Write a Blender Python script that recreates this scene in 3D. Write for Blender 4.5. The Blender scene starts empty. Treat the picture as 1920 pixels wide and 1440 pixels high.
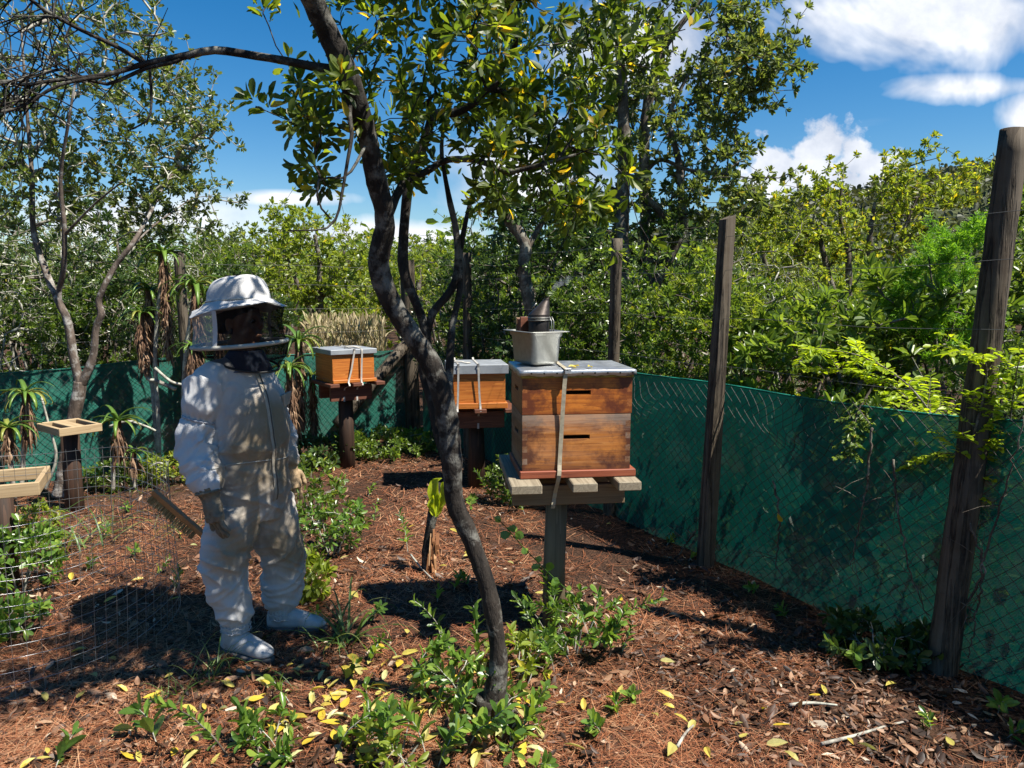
import bpy, bmesh, math, random
import numpy as np
from mathutils import Vector, Matrix, noise
from mathutils.bvhtree import BVHTree
R = math.radians
rng = np.random.default_rng(11)
random.seed(5)
sc = bpy.context.scene
C = sc.collection

# ------------------------------------------------------------------ camera
EYE = 1.60; FPX = 1442.0; PITCH = R(6.92)
cam_d = bpy.data.cameras.new('camera'); cam = bpy.data.objects.new('camera', cam_d); C.objects.link(cam)
cam.location = (0, 0, EYE); cam.rotation_euler = (math.pi/2 - PITCH, 0, 0)
cam_d.sensor_width = 36; cam_d.lens = 36*FPX/1920; cam_d.clip_start = .05; cam_d.clip_end = 3000
sc.camera = cam
CP, SP = math.cos(PITCH), math.sin(PITCH)
def ray(px, py):
    a = (px-960)/FPX; b = (720-py)/FPX
    return np.array([a, CP + b*SP, -SP + b*CP])
def U(px, py, y):
    """layout helper: the world point at distance y along a sight line measured on the photograph"""
    d = ray(px, py); t = y/d[1]
    return np.array([d[0]*t, y, EYE + d[2]*t])
def G(px, py, z=0.0):
    d = ray(px, py); t = (z-EYE)/d[2]
    return np.array([d[0]*t, d[1]*t, z])

# ------------------------------------------------------------------ sun and sky
SUN_EL = R(58); SUN_AZ = R(115)          # azimuth clockwise from +Y
sdir = Vector((math.cos(SUN_EL)*math.sin(SUN_AZ), math.cos(SUN_EL)*math.cos(SUN_AZ), math.sin(SUN_EL)))
sun_d = bpy.data.lights.new('sun', 'SUN'); sun_d.energy = 5.0; sun_d.angle = R(.53); sun_d.color = (1, .95, .86)
sun = bpy.data.objects.new('sun', sun_d); C.objects.link(sun)
sun.rotation_euler = sdir.to_track_quat('Z', 'Y').to_euler(); sun.location = (20, -4, 30)

w = bpy.data.worlds.new('World'); sc.world = w; w.use_nodes = True
nt = w.node_tree; nt.nodes.clear()
class NT:
    def __init__(s, t): s.t = t
    def n(s, kind, **kw):
        nd = s.t.nodes.new(kind)
        for k, v in kw.items():
            if k == 'i':
                for kk, vv in v.items():
                    if isinstance(vv, bpy.types.NodeSocket): s.t.links.new(vv, nd.inputs[kk])
                    else: nd.inputs[kk].default_value = vv
            else: setattr(nd, k, v)
        return nd
    def m(s, op, a, b=None, c=None, clamp=False):
        nd = s.t.nodes.new('ShaderNodeMath'); nd.operation = op; nd.use_clamp = clamp
        for k, v in enumerate((a, b, c)):
            if v is None: continue
            if isinstance(v, bpy.types.NodeSocket): s.t.links.new(v, nd.inputs[k])
            else: nd.inputs[k].default_value = v
        return nd.outputs[0]
    def ramp(s, fac, stops, mode='LINEAR'):
        nd = s.t.nodes.new('ShaderNodeValToRGB'); cr = nd.color_ramp; cr.interpolation = mode
        while len(cr.elements) < len(stops): cr.elements.new(.5)
        for e, (p, c) in zip(cr.elements, stops):
            e.position = p; e.color = (*c, 1) if len(c) == 3 else c
        s.t.links.new(fac, nd.inputs[0]); return nd.outputs[0]
    def mix(s, fac, a, b, mode='MIX'):
        nd = s.t.nodes.new('ShaderNodeMix'); nd.data_type = 'RGBA'; nd.blend_type = mode
        for k, v in ((0, fac), (6, a), (7, b)):
            if isinstance(v, bpy.types.NodeSocket): s.t.links.new(v, nd.inputs[k])
            else: nd.inputs[k].default_value = v if k == 0 else ((*v, 1) if len(v) == 3 else v)
        return nd.outputs[2]
W = NT(nt)
sky = W.n('ShaderNodeTexSky', sky_type='NISHITA', sun_disc=False, sun_elevation=SUN_EL, sun_rotation=SUN_AZ,
          altitude=200, air_density=1.0, dust_density=.25, ozone_density=2.6)
tc = W.n('ShaderNodeTexCoord')
sep = W.n('ShaderNodeSeparateXYZ', i={0: tc.outputs['Generated']})
dx, dy, dz = sep.outputs
# thin cloud layer over the whole sky
zc = W.m('MAXIMUM', W.m('ADD', dz, .08), .02)
comb = W.n('ShaderNodeCombineXYZ', i={0: W.m('DIVIDE', dx, zc), 1: W.m('DIVIDE', dy, zc), 2: 3.7})
nz = W.n('ShaderNodeTexNoise', i={'Vector': comb.outputs[0], 'Scale': .55, 'Detail': 5, 'Roughness': .6, 'Distortion': .4})
layer = W.m('MULTIPLY', W.m('SUBTRACT', nz.outputs[0], .60, clamp=True), 5.0, clamp=True)
# named clouds: direction-space lumps with broken edges
ay = W.m('MAXIMUM', dy, .05)
uu = W.m('DIVIDE', dx, ay); vv = W.m('DIVIDE', dz, ay)
front = W.m('GREATER_THAN', dy, .1)
uv = W.n('ShaderNodeCombineXYZ', i={0: uu, 1: vv, 2: 0.0})
nb = W.n('ShaderNodeTexNoise', i={'Vector': uv.outputs[0], 'Scale': 11, 'Detail': 6, 'Roughness': .62})
nb2 = W.n('ShaderNodeTexNoise', i={'Vector': uv.outputs[0], 'Scale': 4.5, 'Detail': 5, 'Roughness': .6, 'Distortion': .6})
vor = W.n('ShaderNodeTexVoronoi', i={'Vector': uv.outputs[0], 'Scale': 38.0, 'Randomness': 1.0})
def lump(px, py, rx, ry, nsrc, namp, soft, vamp=0.0):
    d = ray(px, py); u0, v0 = d[0]/d[1], d[2]/d[1]
    du = W.m('DIVIDE', W.m('SUBTRACT', uu, u0), rx/FPX); dv = W.m('DIVIDE', W.m('SUBTRACT', vv, v0), ry/FPX)
    r2 = W.m('SQRT', W.m('ADD', W.m('MULTIPLY', du, du), W.m('MULTIPLY', dv, dv)))
    e = W.m('ADD', W.m('SUBTRACT', 1.0, r2), W.m('MULTIPLY', W.m('SUBTRACT', nsrc, .5), namp))
    if vamp: e = W.m('SUBTRACT', e, W.m('MULTIPLY', vor.outputs['Distance'], vamp))
    return W.m('MULTIPLY', e, soft, clamp=True)
lumps = [lump(1545, 345, 185, 135, nb.outputs[0], 1.9, 4.5, .55), lump(1450, 315, 85, 60, nb.outputs[0], 1.9, 4.0, .5),
         lump(1560, 265, 85, 76, nb.outputs[0], 1.9, 4.0, .5), lump(1640, 318, 90, 58, nb.outputs[0], 1.9, 4.0, .5),
         lump(1830, 30, 470, 100, nb2.outputs[0], 3.4, 1.3), lump(1850, 165, 210, 30, nb2.outputs[0], 3.2, 1.2),
         lump(1930, 215, 75, 60, nb2.outputs[0], 1.6, 2.0),
         lump(740, 440, 250, 30, nb2.outputs[0], 2.6, 1.3), lump(540, 372, 120, 16, nb2.outputs[0], 2.0, 1.4), lump(250, 410, 300, 50, nb2.outputs[0], 2.6, 1.0),
         lump(1230, 90, 200, 120, nb2.outputs[0], 2.2, 1.6), lump(1000, 330, 220, 120, nb2.outputs[0], 2.6, 1.3)]
tot = lumps[0]
for l in lumps[1:]: tot = W.m('MAXIMUM', tot, l)
tot = W.m('MULTIPLY', tot, front)
cl = W.m('MAXIMUM', tot, W.m('MULTIPLY', layer, W.m('SUBTRACT', 1.0, W.m('MULTIPLY', front, .85))))
shade = W.ramp(W.m('ADD', W.m('MULTIPLY', nb2.outputs[0], .5), W.m('MULTIPLY', nb.outputs[0], .5)), [(.34, (2.7, 3.1, 3.9)), (.62, (6.2, 6.3, 6.5))])
# the camera of the photograph renders the clear sky as a deep blue
hs = W.n('ShaderNodeHueSaturation', i={'Saturation': 1.45, 'Value': .66, 'Color': sky.outputs[0]})
skyc = W.mix(cl, hs.outputs[0], shade)
bg = W.n('ShaderNodeBackground', i={'Color': skyc, 'Strength': .088})
wo = W.n('ShaderNodeOutputWorld', i={0: bg.outputs[0]})
vs = sc.view_settings
vs.view_transform = 'Standard'; vs.look = 'None'; vs.gamma = 1; vs.exposure = 1.15; vs.use_curve_mapping = False
sc.cycles.use_denoising = True
sc.cycles.max_bounces = 6; sc.cycles.transparent_max_bounces = 12; sc.cycles.transmission_bounces = 5; sc.cycles.diffuse_bounces = 3
sc.cycles.caustics_reflective = False; sc.cycles.caustics_refractive = False
sc.cycles.sample_clamp_indirect = 4

# ------------------------------------------------------------------ helpers
PW = {}
def finish(o, parent):
    C.objects.link(o)
    if parent is not None:
        o.parent = parent
        M = PW.get(parent.name)
        if M is not None: o.matrix_parent_inverse = M.inverted()
    return o
def tag(o, label=None, cat=None, group=None, kind=None):
    if label: o['label'] = label
    if cat: o['category'] = cat
    if group: o['group'] = group
    if kind: o['kind'] = kind
    return o
def thing(name, label, cat, loc=(0, 0, 0), group=None, rotz=0.0):
    o = bpy.data.objects.new(name, None); C.objects.link(o); o.empty_display_size = .1
    o.location = [float(v) for v in loc]; o.rotation_euler = (0, 0, rotz)
    PW[o.name] = Matrix.Translation(Vector([float(v) for v in loc])) @ Matrix.Rotation(rotz, 4, 'Z')
    return tag(o, label, cat, group)
def mesh_np(name, V, polys, mats, smooth=False, tone=None, midx=None):
    me = bpy.data.meshes.new(name)
    V = np.asarray(V, dtype=np.float32)
    me.vertices.add(len(V)); me.vertices.foreach_set('co', V.ravel())
    polys = [np.asarray(p, dtype=np.int32) for p in polys if len(p)]
    loops = np.concatenate([p.ravel() for p in polys]); tot = np.concatenate([np.full(len(p), p.shape[1]) for p in polys])
    st = np.concatenate([[0], np.cumsum(tot)[:-1]]).astype(np.int32)
    me.loops.add(len(loops)); me.loops.foreach_set('vertex_index', loops)
    me.polygons.add(len(tot)); me.polygons.foreach_set('loop_start', st)
    for m in (mats if isinstance(mats, (list, tuple)) else [mats]): me.materials.append(m)
    me.polygons.foreach_set('use_smooth', np.full(len(tot), bool(smooth)))
    if midx is not None: me.polygons.foreach_set('material_index', np.asarray(midx, dtype=np.int32))
    if tone is not None:
        at = me.attributes.new('tone', 'FLOAT', 'POINT'); at.data.foreach_set('value', np.asarray(tone, dtype=np.float32))
    me.update(calc_edges=True); me.validate()
    return me
def mobj(name, me, parent=None, **kw):
    o = bpy.data.objects.new(name, me); finish(o, parent); return tag(o, **kw)
def basis(d):
    d = d/max(np.linalg.norm(d), 1e-9)
    a = np.array([0, 0, 1.]) if abs(d[2]) < .9 else np.array([1., 0, 0])
    s = np.cross(d, a); s /= np.linalg.norm(s); return d, s, np.cross(s, d)
class Geo:
    def __init__(s): s.V = []; s.q = []; s.t = []; s.n = 0; s.tone = []
    def add(s, V, q=None, t=None, tone=0.0):
        V = np.asarray(V, float)
        if q is not None and len(q): s.q.append(np.asarray(q)+s.n)
        if t is not None and len(t): s.t.append(np.asarray(t)+s.n)
        s.V.append(V); s.tone.append(np.broadcast_to(np.asarray(tone, float), (len(V),)))
        s.n += len(V)
    def tube(s, P, r, sides=6, cap=True, tone=0.0, rough=0.0, squash=None, seed=0.0):
        P = np.asarray(P, float); n = len(P); r = np.broadcast_to(np.asarray(r, float), (n,))
        T = np.gradient(P, axis=0); T /= np.maximum(np.linalg.norm(T, axis=1)[:, None], 1e-9)
        _, u, _ = basis(T[0]); ang = np.arange(sides)*2*math.pi/sides
        out = []
        for i in range(n):
            u = u - T[i]*np.dot(u, T[i]); u /= max(np.linalg.norm(u), 1e-9); v = np.cross(T[i], u)
            rr = np.full(sides, r[i])
            if rough:
                for k in range(sides):
                    q = P[i] + (u*math.cos(ang[k]) + v*math.sin(ang[k]))*r[i]
                    rr[k] *= 1 + rough*noise.noise(Vector(q*9+seed)) + rough*.6*noise.noise(Vector(q*26+seed)) + rough*.5*noise.noise(Vector((q[0]*85, q[1]*85, q[2]*36)))
            out.append(P[i] + rr[:, None]*(np.cos(ang)[:, None]*u + np.sin(ang)[:, None]*v))
        V = np.concatenate(out); i = np.arange(n-1)[:, None]*sides; k = np.arange(sides)[None]; k2 = (k+1) % sides
        Q = np.stack([i+k, i+k2, i+sides+k2, i+sides+k], -1).reshape(-1, 4); T3 = []
        if cap:
            V = np.concatenate([V, P[:1], P[-1:]]); b = n*sides
            for k in range(sides):
                T3.append((b, (k+1) % sides, k)); T3.append((b+1, (n-1)*sides+k, (n-1)*sides+(k+1) % sides))
        s.add(V, Q, T3, tone)
    def box(s, lo, hi, M=None, tone=0.0, taper=0.0):
        x0, y0, z0 = lo; x1, y1, z1 = hi
        V = np.array([(x0, y0, z0), (x1, y0, z0), (x1, y1, z0), (x0, y1, z0), (x0, y0, z1), (x1, y0, z1), (x1, y1, z1), (x0, y1, z1)], float)
        if M is not None: V = np.array([tuple(M @ Vector(v)) for v in V])
        s.add(V, [(0, 3, 2, 1), (4, 5, 6, 7), (0, 1, 5, 4), (1, 2, 6, 5), (2, 3, 7, 6), (3, 0, 4, 7)], None, tone)
    def loft(s, rings, closed=True, cap=True, tone=0.0):
        k = len(rings[0]); n = len(rings); V = np.concatenate([np.asarray(r, float) for r in rings])
        Q = []
        for i in range(n-1):
            for j in range(k if closed else k-1):
                Q.append((i*k+j, i*k+(j+1) % k, (i+1)*k+(j+1) % k, (i+1)*k+j))
        T = []
        if cap and closed:
            V = np.concatenate([V, V[:k].mean(0)[None], V[-k:].mean(0)[None]])
            b = n*k
            for j in range(k): T.append((b, (j+1) % k, j)); T.append((b+1, (n-1)*k+j, (n-1)*k+(j+1) % k))
        s.add(V, Q, T, tone)
    def mesh(s, name, mats, smooth=True, tone=True):
        V = np.concatenate(s.V); polys = []
        if s.q: polys.append(np.concatenate(s.q))
        if s.t: polys.append(np.concatenate(s.t))
        return mesh_np(name, V, polys, mats, smooth, np.concatenate(s.tone) if tone else None)
    def obj(s, name, mats, parent=None, smooth=True, **kw):
        return mobj(name, s.mesh(name, mats, smooth), parent, **kw)
def bevel_obj(o, w=.004, seg=2):
    bm = bmesh.new(); bm.from_mesh(o.data)
    bmesh.ops.remove_doubles(bm, verts=bm.verts, dist=1e-5)
    e = [x for x in bm.edges if len(x.link_faces) == 2 and x.calc_face_angle(0) > .6]
    bmesh.ops.bevel(bm, geom=e, offset=w, segments=seg, affect='EDGES', profile=.6)
    bm.to_mesh(o.data); bm.free(); return o
def spline(pts, n):
    """Catmull-Rom through the rows of pts (any width)"""
    P = np.asarray(pts, float); m = len(P)
    E = np.vstack([2*P[0]-P[1], P, 2*P[-1]-P[-2]]); out = []
    seg = np.linalg.norm(np.diff(P[:, :3], axis=0), axis=1); cum = np.concatenate([[0], np.cumsum(seg)])
    for s in np.linspace(0, cum[-1], n):
        i = min(max(np.searchsorted(cum, s, 'right')-1, 0), m-2); t = (s-cum[i])/max(seg[i], 1e-9)
        a, b, c, d = E[i], E[i+1], E[i+2], E[i+3]
        out.append(.5*(2*b+(c-a)*t+(2*a-5*b+4*c-d)*t*t+(3*b-a-3*c+d)*t**3))
    return np.array(out)

# ------------------------------------------------------------------ materials
def newmat(name):
    m = bpy.data.materials.new(name); m.use_nodes = True; m.node_tree.nodes.clear(); return m, NT(m.node_tree)
def out(N, surf=None, vol=None):
    o = N.n('ShaderNodeOutputMaterial')
    if surf is not None: N.t.links.new(surf, o.inputs[0])
    if vol is not None: N.t.links.new(vol, o.inputs[1])
def mat_leaf(name, stops, trans=.38, rough=.38, tcol=1.9, spec=.5):
    m, N = newmat(name)
    a = N.n('ShaderNodeAttribute', attribute_name='tone')
    c = N.ramp(a.outputs['Fac'], stops)
    tc_ = N.n('ShaderNodeTexCoord'); nn = N.n('ShaderNodeTexNoise', i={'Vector': tc_.outputs['Object'], 'Scale': 30.0, 'Detail': 2})
    c = N.mix(.35, c, N.ramp(nn.outputs[0], [(.3, (.35, .35, .35)), (.7, (1, 1, 1))]), 'MULTIPLY')
    p = N.n('ShaderNodeBsdfPrincipled', i={'Base Color': c, 'Roughness': rough, 'Specular IOR Level': spec})
    tcol_ = N.mix(1.0, c, (tcol*1.05, tcol, tcol*.45), 'MULTIPLY')
    t = N.n('ShaderNodeBsdfTranslucent', i={'Color': tcol_})
    mx = N.n('ShaderNodeMixShader', i={0: trans, 1: p.outputs[0], 2: t.outputs[0]})
    out(N, mx.outputs[0]); return m
def mat_bark(name, c1, c2, c3=(.35, .35, .30), lichen=.12, scale=14, bump=.6):
    m, N = newmat(name)
    tc_ = N.n('ShaderNodeTexCoord')
    mp = N.n('ShaderNodeMapping', i={'Vector': tc_.outputs['Object'], 'Scale': (1, 1, .35)})
    n1 = N.n('ShaderNodeTexNoise', i={'Vector': mp.outputs[0], 'Scale': scale*2.2, 'Detail': 8, 'Roughness': .68})
    n2 = N.n('ShaderNodeTexNoise', i={'Vector': tc_.outputs['Object'], 'Scale': scale*.8, 'Detail': 6, 'Roughness': .7})
    vo = N.n('ShaderNodeTexVoronoi', feature='DISTANCE_TO_EDGE', i={'Vector': mp.outputs[0], 'Scale': scale*4})
    c = N.ramp(n1.outputs[0], [(.32, c1), (.68, c2)])
    lm = N.ramp(n2.outputs[0], [(.62-lichen, (0, 0, 0)), (.70-lichen*.6, (1, 1, 1))])
    c = N.mix(N.m('MULTIPLY', lm, .75), c, c3)
    h = N.m('ADD', n1.outputs[0], N.m('MULTIPLY', N.m('MINIMUM', vo.outputs[0], .10), .8))
    bp = N.n('ShaderNodeBump', i={'Strength': bump, 'Distance': .012, 'Height': h})
    p = N.n('ShaderNodeBsdfPrincipled', i={'Base Color': c, 'Roughness': .85, 'Normal': bp.outputs[0], 'Specular IOR Level': .25})
    out(N, p.outputs[0]); return m
def mat_wood(name, c1, c2, c3, axis=0, scale=1.0, rough=.6, stain=None, weather=0.0, spec=.35, contrast=1.0, crack=0.0, edge=None, bleach=None):
    m, N = newmat(name)
    tc_ = N.n('ShaderNodeTexCoord')
    s = [52*scale]*3; s[axis] = 2.2*scale
    mp = N.n('ShaderNodeMapping', i={'Vector': tc_.outputs['Object'], 'Scale': s, 'Location': (random.random()*9, random.random()*9, random.random()*9)})
    oi = N.n('ShaderNodeObjectInfo'); ad = N.n('ShaderNodeVectorMath', operation='ADD', i={0: mp.outputs[0]})
    cb = N.n('ShaderNodeCombineXYZ', i={0: N.m('MULTIPLY', oi.outputs['Random'], 31.0), 1: N.m('MULTIPLY', oi.outputs['Random'], 17.0), 2: 0.0})
    N.t.links.new(cb.outputs[0], ad.inputs[1])
    n0 = N.n('ShaderNodeTexNoise', i={'Vector': ad.outputs[0], 'Scale': .32, 'Detail': 3, 'Roughness': .5})
    rings = N.m('FRACT', N.m('MULTIPLY', n0.outputs[0], 9.0*contrast))
    n1 = N.n('ShaderNodeTexNoise', i={'Vector': ad.outputs[0], 'Scale': 5.0, 'Detail': 6, 'Roughness': .7})
    f = N.m('ADD', N.m('MULTIPLY', rings, .38), N.m('MULTIPLY', n1.outputs[0], .62))
    c = N.ramp(f, [(.15, c1), (.55, c2), (.95, c3)])
    nb_ = N.n('ShaderNodeTexNoise', i={'Vector': tc_.outputs['Object'], 'Scale': 6.5, 'Detail': 8, 'Roughness': .72})
    if stain: c = N.mix(N.m('MULTIPLY', N.ramp(nb_.outputs[0], [(.47, (0, 0, 0)), (.66, (1, 1, 1))]), .8), c, stain)
    if weather:
        nw = N.n('ShaderNodeTexNoise', i={'Vector': ad.outputs[0], 'Scale': .35, 'Detail': 7, 'Roughness': .75})
        c = N.mix(N.m('MULTIPLY', N.ramp(nw.outputs[0], [(.45, (0, 0, 0)), (.62, (1, 1, 1))]), weather), c, (.42, .38, .32))
    hh = f
    if edge or bleach:      # old stains: dark along the rims, a bleached run-off band below the upper joint
        sg = N.n('ShaderNodeSeparateXYZ', i={0: tc_.outputs['Generated']}); jit = N.m('MULTIPLY', N.m('SUBTRACT', nb_.outputs[0], .5), .55)
        gx_ = N.m('ABSOLUTE', N.m('SUBTRACT', sg.outputs[0], .5)); ex1 = N.m('MULTIPLY', N.m('SUBTRACT', N.m('ADD', gx_, N.m('MULTIPLY', jit, 1.5)), .29), 6.0, clamp=True)
        ez1 = N.m('MULTIPLY', N.m('SUBTRACT', .16, N.m('ADD', sg.outputs[2], jit)), 5.0, clamp=True)
        if edge: c = N.mix(N.m('MULTIPLY', N.m('MAXIMUM', ex1, ez1), .85), c, edge)
        if bleach: c = N.mix(N.m('MULTIPLY', N.m('MULTIPLY', N.m('SUBTRACT', N.m('ADD', sg.outputs[2], N.m('MULTIPLY', N.m('SUBTRACT', n1.outputs[0], .5), .5)), .70), 4.0, clamp=True), .42), c, bleach)
    if crack:       # drying cracks along the grain
        nc = N.n('ShaderNodeTexNoise', i={'Vector': ad.outputs[0], 'Scale': .55, 'Detail': 5, 'Roughness': .6})
        ck = N.ramp(N.m('ABSOLUTE', N.m('SUBTRACT', nc.outputs[0], .5)), [(.0, (0, 0, 0)), (.045, (1, 1, 1))])
        c = N.mix(N.m('MULTIPLY', N.m('SUBTRACT', 1.0, ck), crack), c, (.008, .006, .005)); hh = N.m('ADD', f, N.m('MULTIPLY', ck, 3.0))
        c = N.mix(N.m('MULTIPLY', N.ramp(nb_.outputs[0], [(.42, (0, 0, 0)), (.7, (1, 1, 1))]), .45), c, (.15, .125, .09))
    bp = N.n('ShaderNodeBump', i={'Strength': .7 if crack else .25, 'Distance': .004 if crack else .0015, 'Height': hh})
    p = N.n('ShaderNodeBsdfPrincipled', i={'Base Color': c, 'Roughness': rough, 'Normal': bp.outputs[0], 'Specular IOR Level': spec})
    out(N, p.outputs[0]); return m
def mat_plain(name, c, rough=.6, metal=0.0, var=.25, scale=20, bump=.1, c2=None, spec=.4, dist=.004):
    m, N = newmat(name)
    tc_ = N.n('ShaderNodeTexCoord')
    n1 = N.n('ShaderNodeTexNoise', i={'Vector': tc_.outputs['Object'], 'Scale': float(scale), 'Detail': 7, 'Roughness': .65})
    c2 = c2 or tuple(v*(1-var) for v in c)
    col = N.ramp(n1.outputs[0], [(.35, c2), (.65, c)])
    bp = N.n('ShaderNodeBump', i={'Strength': bump, 'Distance': dist, 'Height': n1.outputs[0]})
    rg = N.m('ADD', rough-.1, N.m('MULTIPLY', n1.outputs[0], .2), clamp=True)
    p = N.n('ShaderNodeBsdfPrincipled', i={'Base Color': col, 'Roughness': rg, 'Metallic': metal, 'Normal': bp.outputs[0], 'Specular IOR Level': spec})
    out(N, p.outputs[0]); return m
def mat_tone(name, stops, rough=.7, spec=.3, trans=0.0):
    m, N = newmat(name)
    a = N.n('ShaderNodeAttribute', attribute_name='tone')
    c = N.ramp(a.outputs['Fac'], stops)
    p = N.n('ShaderNodeBsdfPrincipled', i={'Base Color': c, 'Roughness': rough, 'Specular IOR Level': spec})
    s_ = p.outputs[0]
    if trans:
        t = N.n('ShaderNodeBsdfTranslucent', i={'Color': N.mix(1.0, c, (1.5, 1.5, 1.1), 'MULTIPLY')})
        s_ = N.n('ShaderNodeMixShader', i={0: trans, 1: s_, 2: t.outputs[0]}).outputs[0]
    out(N, s_); return m
LEAF_NEAR = mat_leaf('leaf_near', [(0, (.030, .055, .010)), (.5, (.080, .120, .016)), (.86, (.19, .24, .028)), (.93, (.46, .34, .03)), (1, (.52, .34, .02))], .52, .42, 2.4)
LEAF_GREY = mat_leaf('leaf_grey_green', [(0, (.060, .088, .026)), (.6, (.135, .180, .052)), (.94, (.25, .29, .11)), (1, (.50, .38, .04))], .46, .34, 2.0)
LEAF_MID = mat_leaf('leaf_mid_green', [(0, (.060, .105, .018)), (.6, (.135, .210, .032)), (.95, (.25, .33, .06)), (1, (.50, .40, .03))], .45, .34, 1.9)
LEAF_DARK = mat_leaf('leaf_dark_green', [(0, (.028, .055, .016)), (.6, (.064, .115, .030)), (1, (.13, .19, .06))], .36, .28)
LEAF_LIGHT = mat_leaf('leaf_light_green', [(0, (.13, .18, .024)), (.6, (.26, .33, .042)), (.9, (.38, .43, .06)), (1, (.55, .43, .03))], .5, .42, 1.7)
LEAF_LIME = mat_leaf('leaf_lime', [(0, (.18, .27, .012)), (.5, (.32, .43, .018)), (1, (.46, .54, .03))], .5, .42, 1.7)
LEAF_FERN = mat_leaf('leaf_feathery', [(0, (.11, .25, .020)), (.6, (.22, .42, .034)), (1, (.34, .54, .06))], .5, .5, 1.6)
LEAF_SEED = mat_leaf('leaf_seedling', [(0, (.060, .125, .024)), (.6, (.135, .24, .036)), (1, (.27, .37, .06))], .38, .3)
LEAF_HILL = mat_leaf('leaf_hill', [(0, (.035, .045, .022)), (.6, (.075, .085, .042)), (1, (.13, .135, .075))], .2, .6)
LEAF_YEL = mat_leaf('leaf_fallen_yellow', [(0, (.42, .38, .13)), (.5, (.55, .46, .08)), (.8, (.60, .40, .02)), (1, (.50, .50, .22))], .25, .5, 1.3)
LEAF_ALOE = mat_leaf('leaf_aloe', [(0, (.085, .17, .03)), (.7, (.17, .28, .045)), (1, (.34, .32, .07))], .28, .35, 1.6)
LITTER = mat_tone('leaf_litter', [(0, (.022, .013, .009)), (.35, (.070, .036, .021)), (.62, (.185, .090, .047)), (.85, (.34, .21, .125)), (1, (.52, .43, .32))], .55, .4, .12)
NEEDLE = mat_tone('pine_needles', [(0, (.036, .014, .008)), (.45, (.165, .056, .025)), (.8, (.34, .125, .053)), (1, (.50, .28, .15))], .55, .4)
DRYGRASS = mat_tone('dry_grass', [(0, (.28, .22, .12)), (.6, (.50, .42, .26)), (1, (.22, .26, .07))], .7, .3, .3)
GRASS = mat_leaf('grass_blade', [(0, (.05, .11, .02)), (.6, (.11, .20, .045)), (1, (.26, .30, .10))], .4, .4)
BARK_DARK = mat_bark('bark_dark', (.006, .005, .0045), (.040, .032, .025), (.19, .185, .16), .115, 13, 1.0)
BARK_GREY = mat_bark('bark_grey', (.040, .030, .024), (.15, .115, .09), (.40, .385, .35), .11, 12, .7)
BARK_TWIG = mat_bark('bark_twig', (.12, .10, .085), (.30, .27, .23), (.44, .45, .37), .2, 20, .3)
BARK_MID = mat_bark('bark_mid', (.040, .032, .025), (.13, .105, .082), (.28, .27, .22), .12, 14, .8)
SKIRT = mat_tone('dry_aloe_skirt', [(0, (.045, .024, .014)), (.5, (.17, .095, .055)), (1, (.36, .24, .15))], .75, .25, .15)
POST = mat_wood('post_grey', (.030, .022, .015), (.070, .052, .035), (.105, .082, .056), 2, .6, .8, None, .12, .2, .6, .8)
POST_DARK = mat_wood('post_creosote', (.014, .009, .006), (.040, .022, .014), (.085, .040, .022), 2, .9, .7, None, 0, .25, .6)
POST_PALE = mat_wood('post_treated', (.10, .078, .048), (.17, .135, .085), (.22, .18, .12), 2, .5, .75, None, 0, .2, .7)
PINE_X = mat_wood('hive_pine_x', (.22, .055, .010), (.42, .135, .022), (.56, .22, .045), 0, 1.0, .5)
PINE_Y = mat_wood('hive_pine_y', (.22, .055, .010), (.42, .135, .022), (.56, .22, .045), 1, 1.0, .5)
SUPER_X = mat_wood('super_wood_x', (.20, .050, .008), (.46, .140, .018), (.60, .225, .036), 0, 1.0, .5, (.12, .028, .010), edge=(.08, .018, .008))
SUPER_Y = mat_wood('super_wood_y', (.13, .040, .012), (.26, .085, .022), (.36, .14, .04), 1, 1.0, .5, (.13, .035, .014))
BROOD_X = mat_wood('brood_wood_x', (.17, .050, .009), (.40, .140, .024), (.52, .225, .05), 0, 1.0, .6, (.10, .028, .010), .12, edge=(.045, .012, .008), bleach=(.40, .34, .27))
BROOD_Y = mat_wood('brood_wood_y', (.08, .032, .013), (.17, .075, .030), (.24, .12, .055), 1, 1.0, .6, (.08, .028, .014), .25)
FLOORW = mat_wood('hive_floor_wood', (.11, .028, .014), (.24, .062, .028), (.33, .11, .05), 0, 1.0, .6)
PLANK_Y = mat_wood('stand_plank_y', (.13, .105, .07), (.235, .195, .135), (.31, .265, .19), 1, 1.0, .8)
PLANK_X = mat_wood('stand_plank_x', (.10, .065, .036), (.185, .125, .068), (.25, .175, .10), 0, 1.0, .8)
RAWPINE_X = mat_wood('raw_pine_x', (.24, .16, .085), (.36, .26, .145), (.43, .33, .20), 0, .8, .7)
RAWPINE_Y = mat_wood('raw_pine_y', (.24, .16, .085), (.36, .26, .145), (.43, .33, .20), 1, .8, .7)
DARKPLANK = mat_wood('dark_plank', (.05, .018, .011), (.12, .042, .022), (.19, .08, .04), 0, 1.0, .7)
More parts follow.
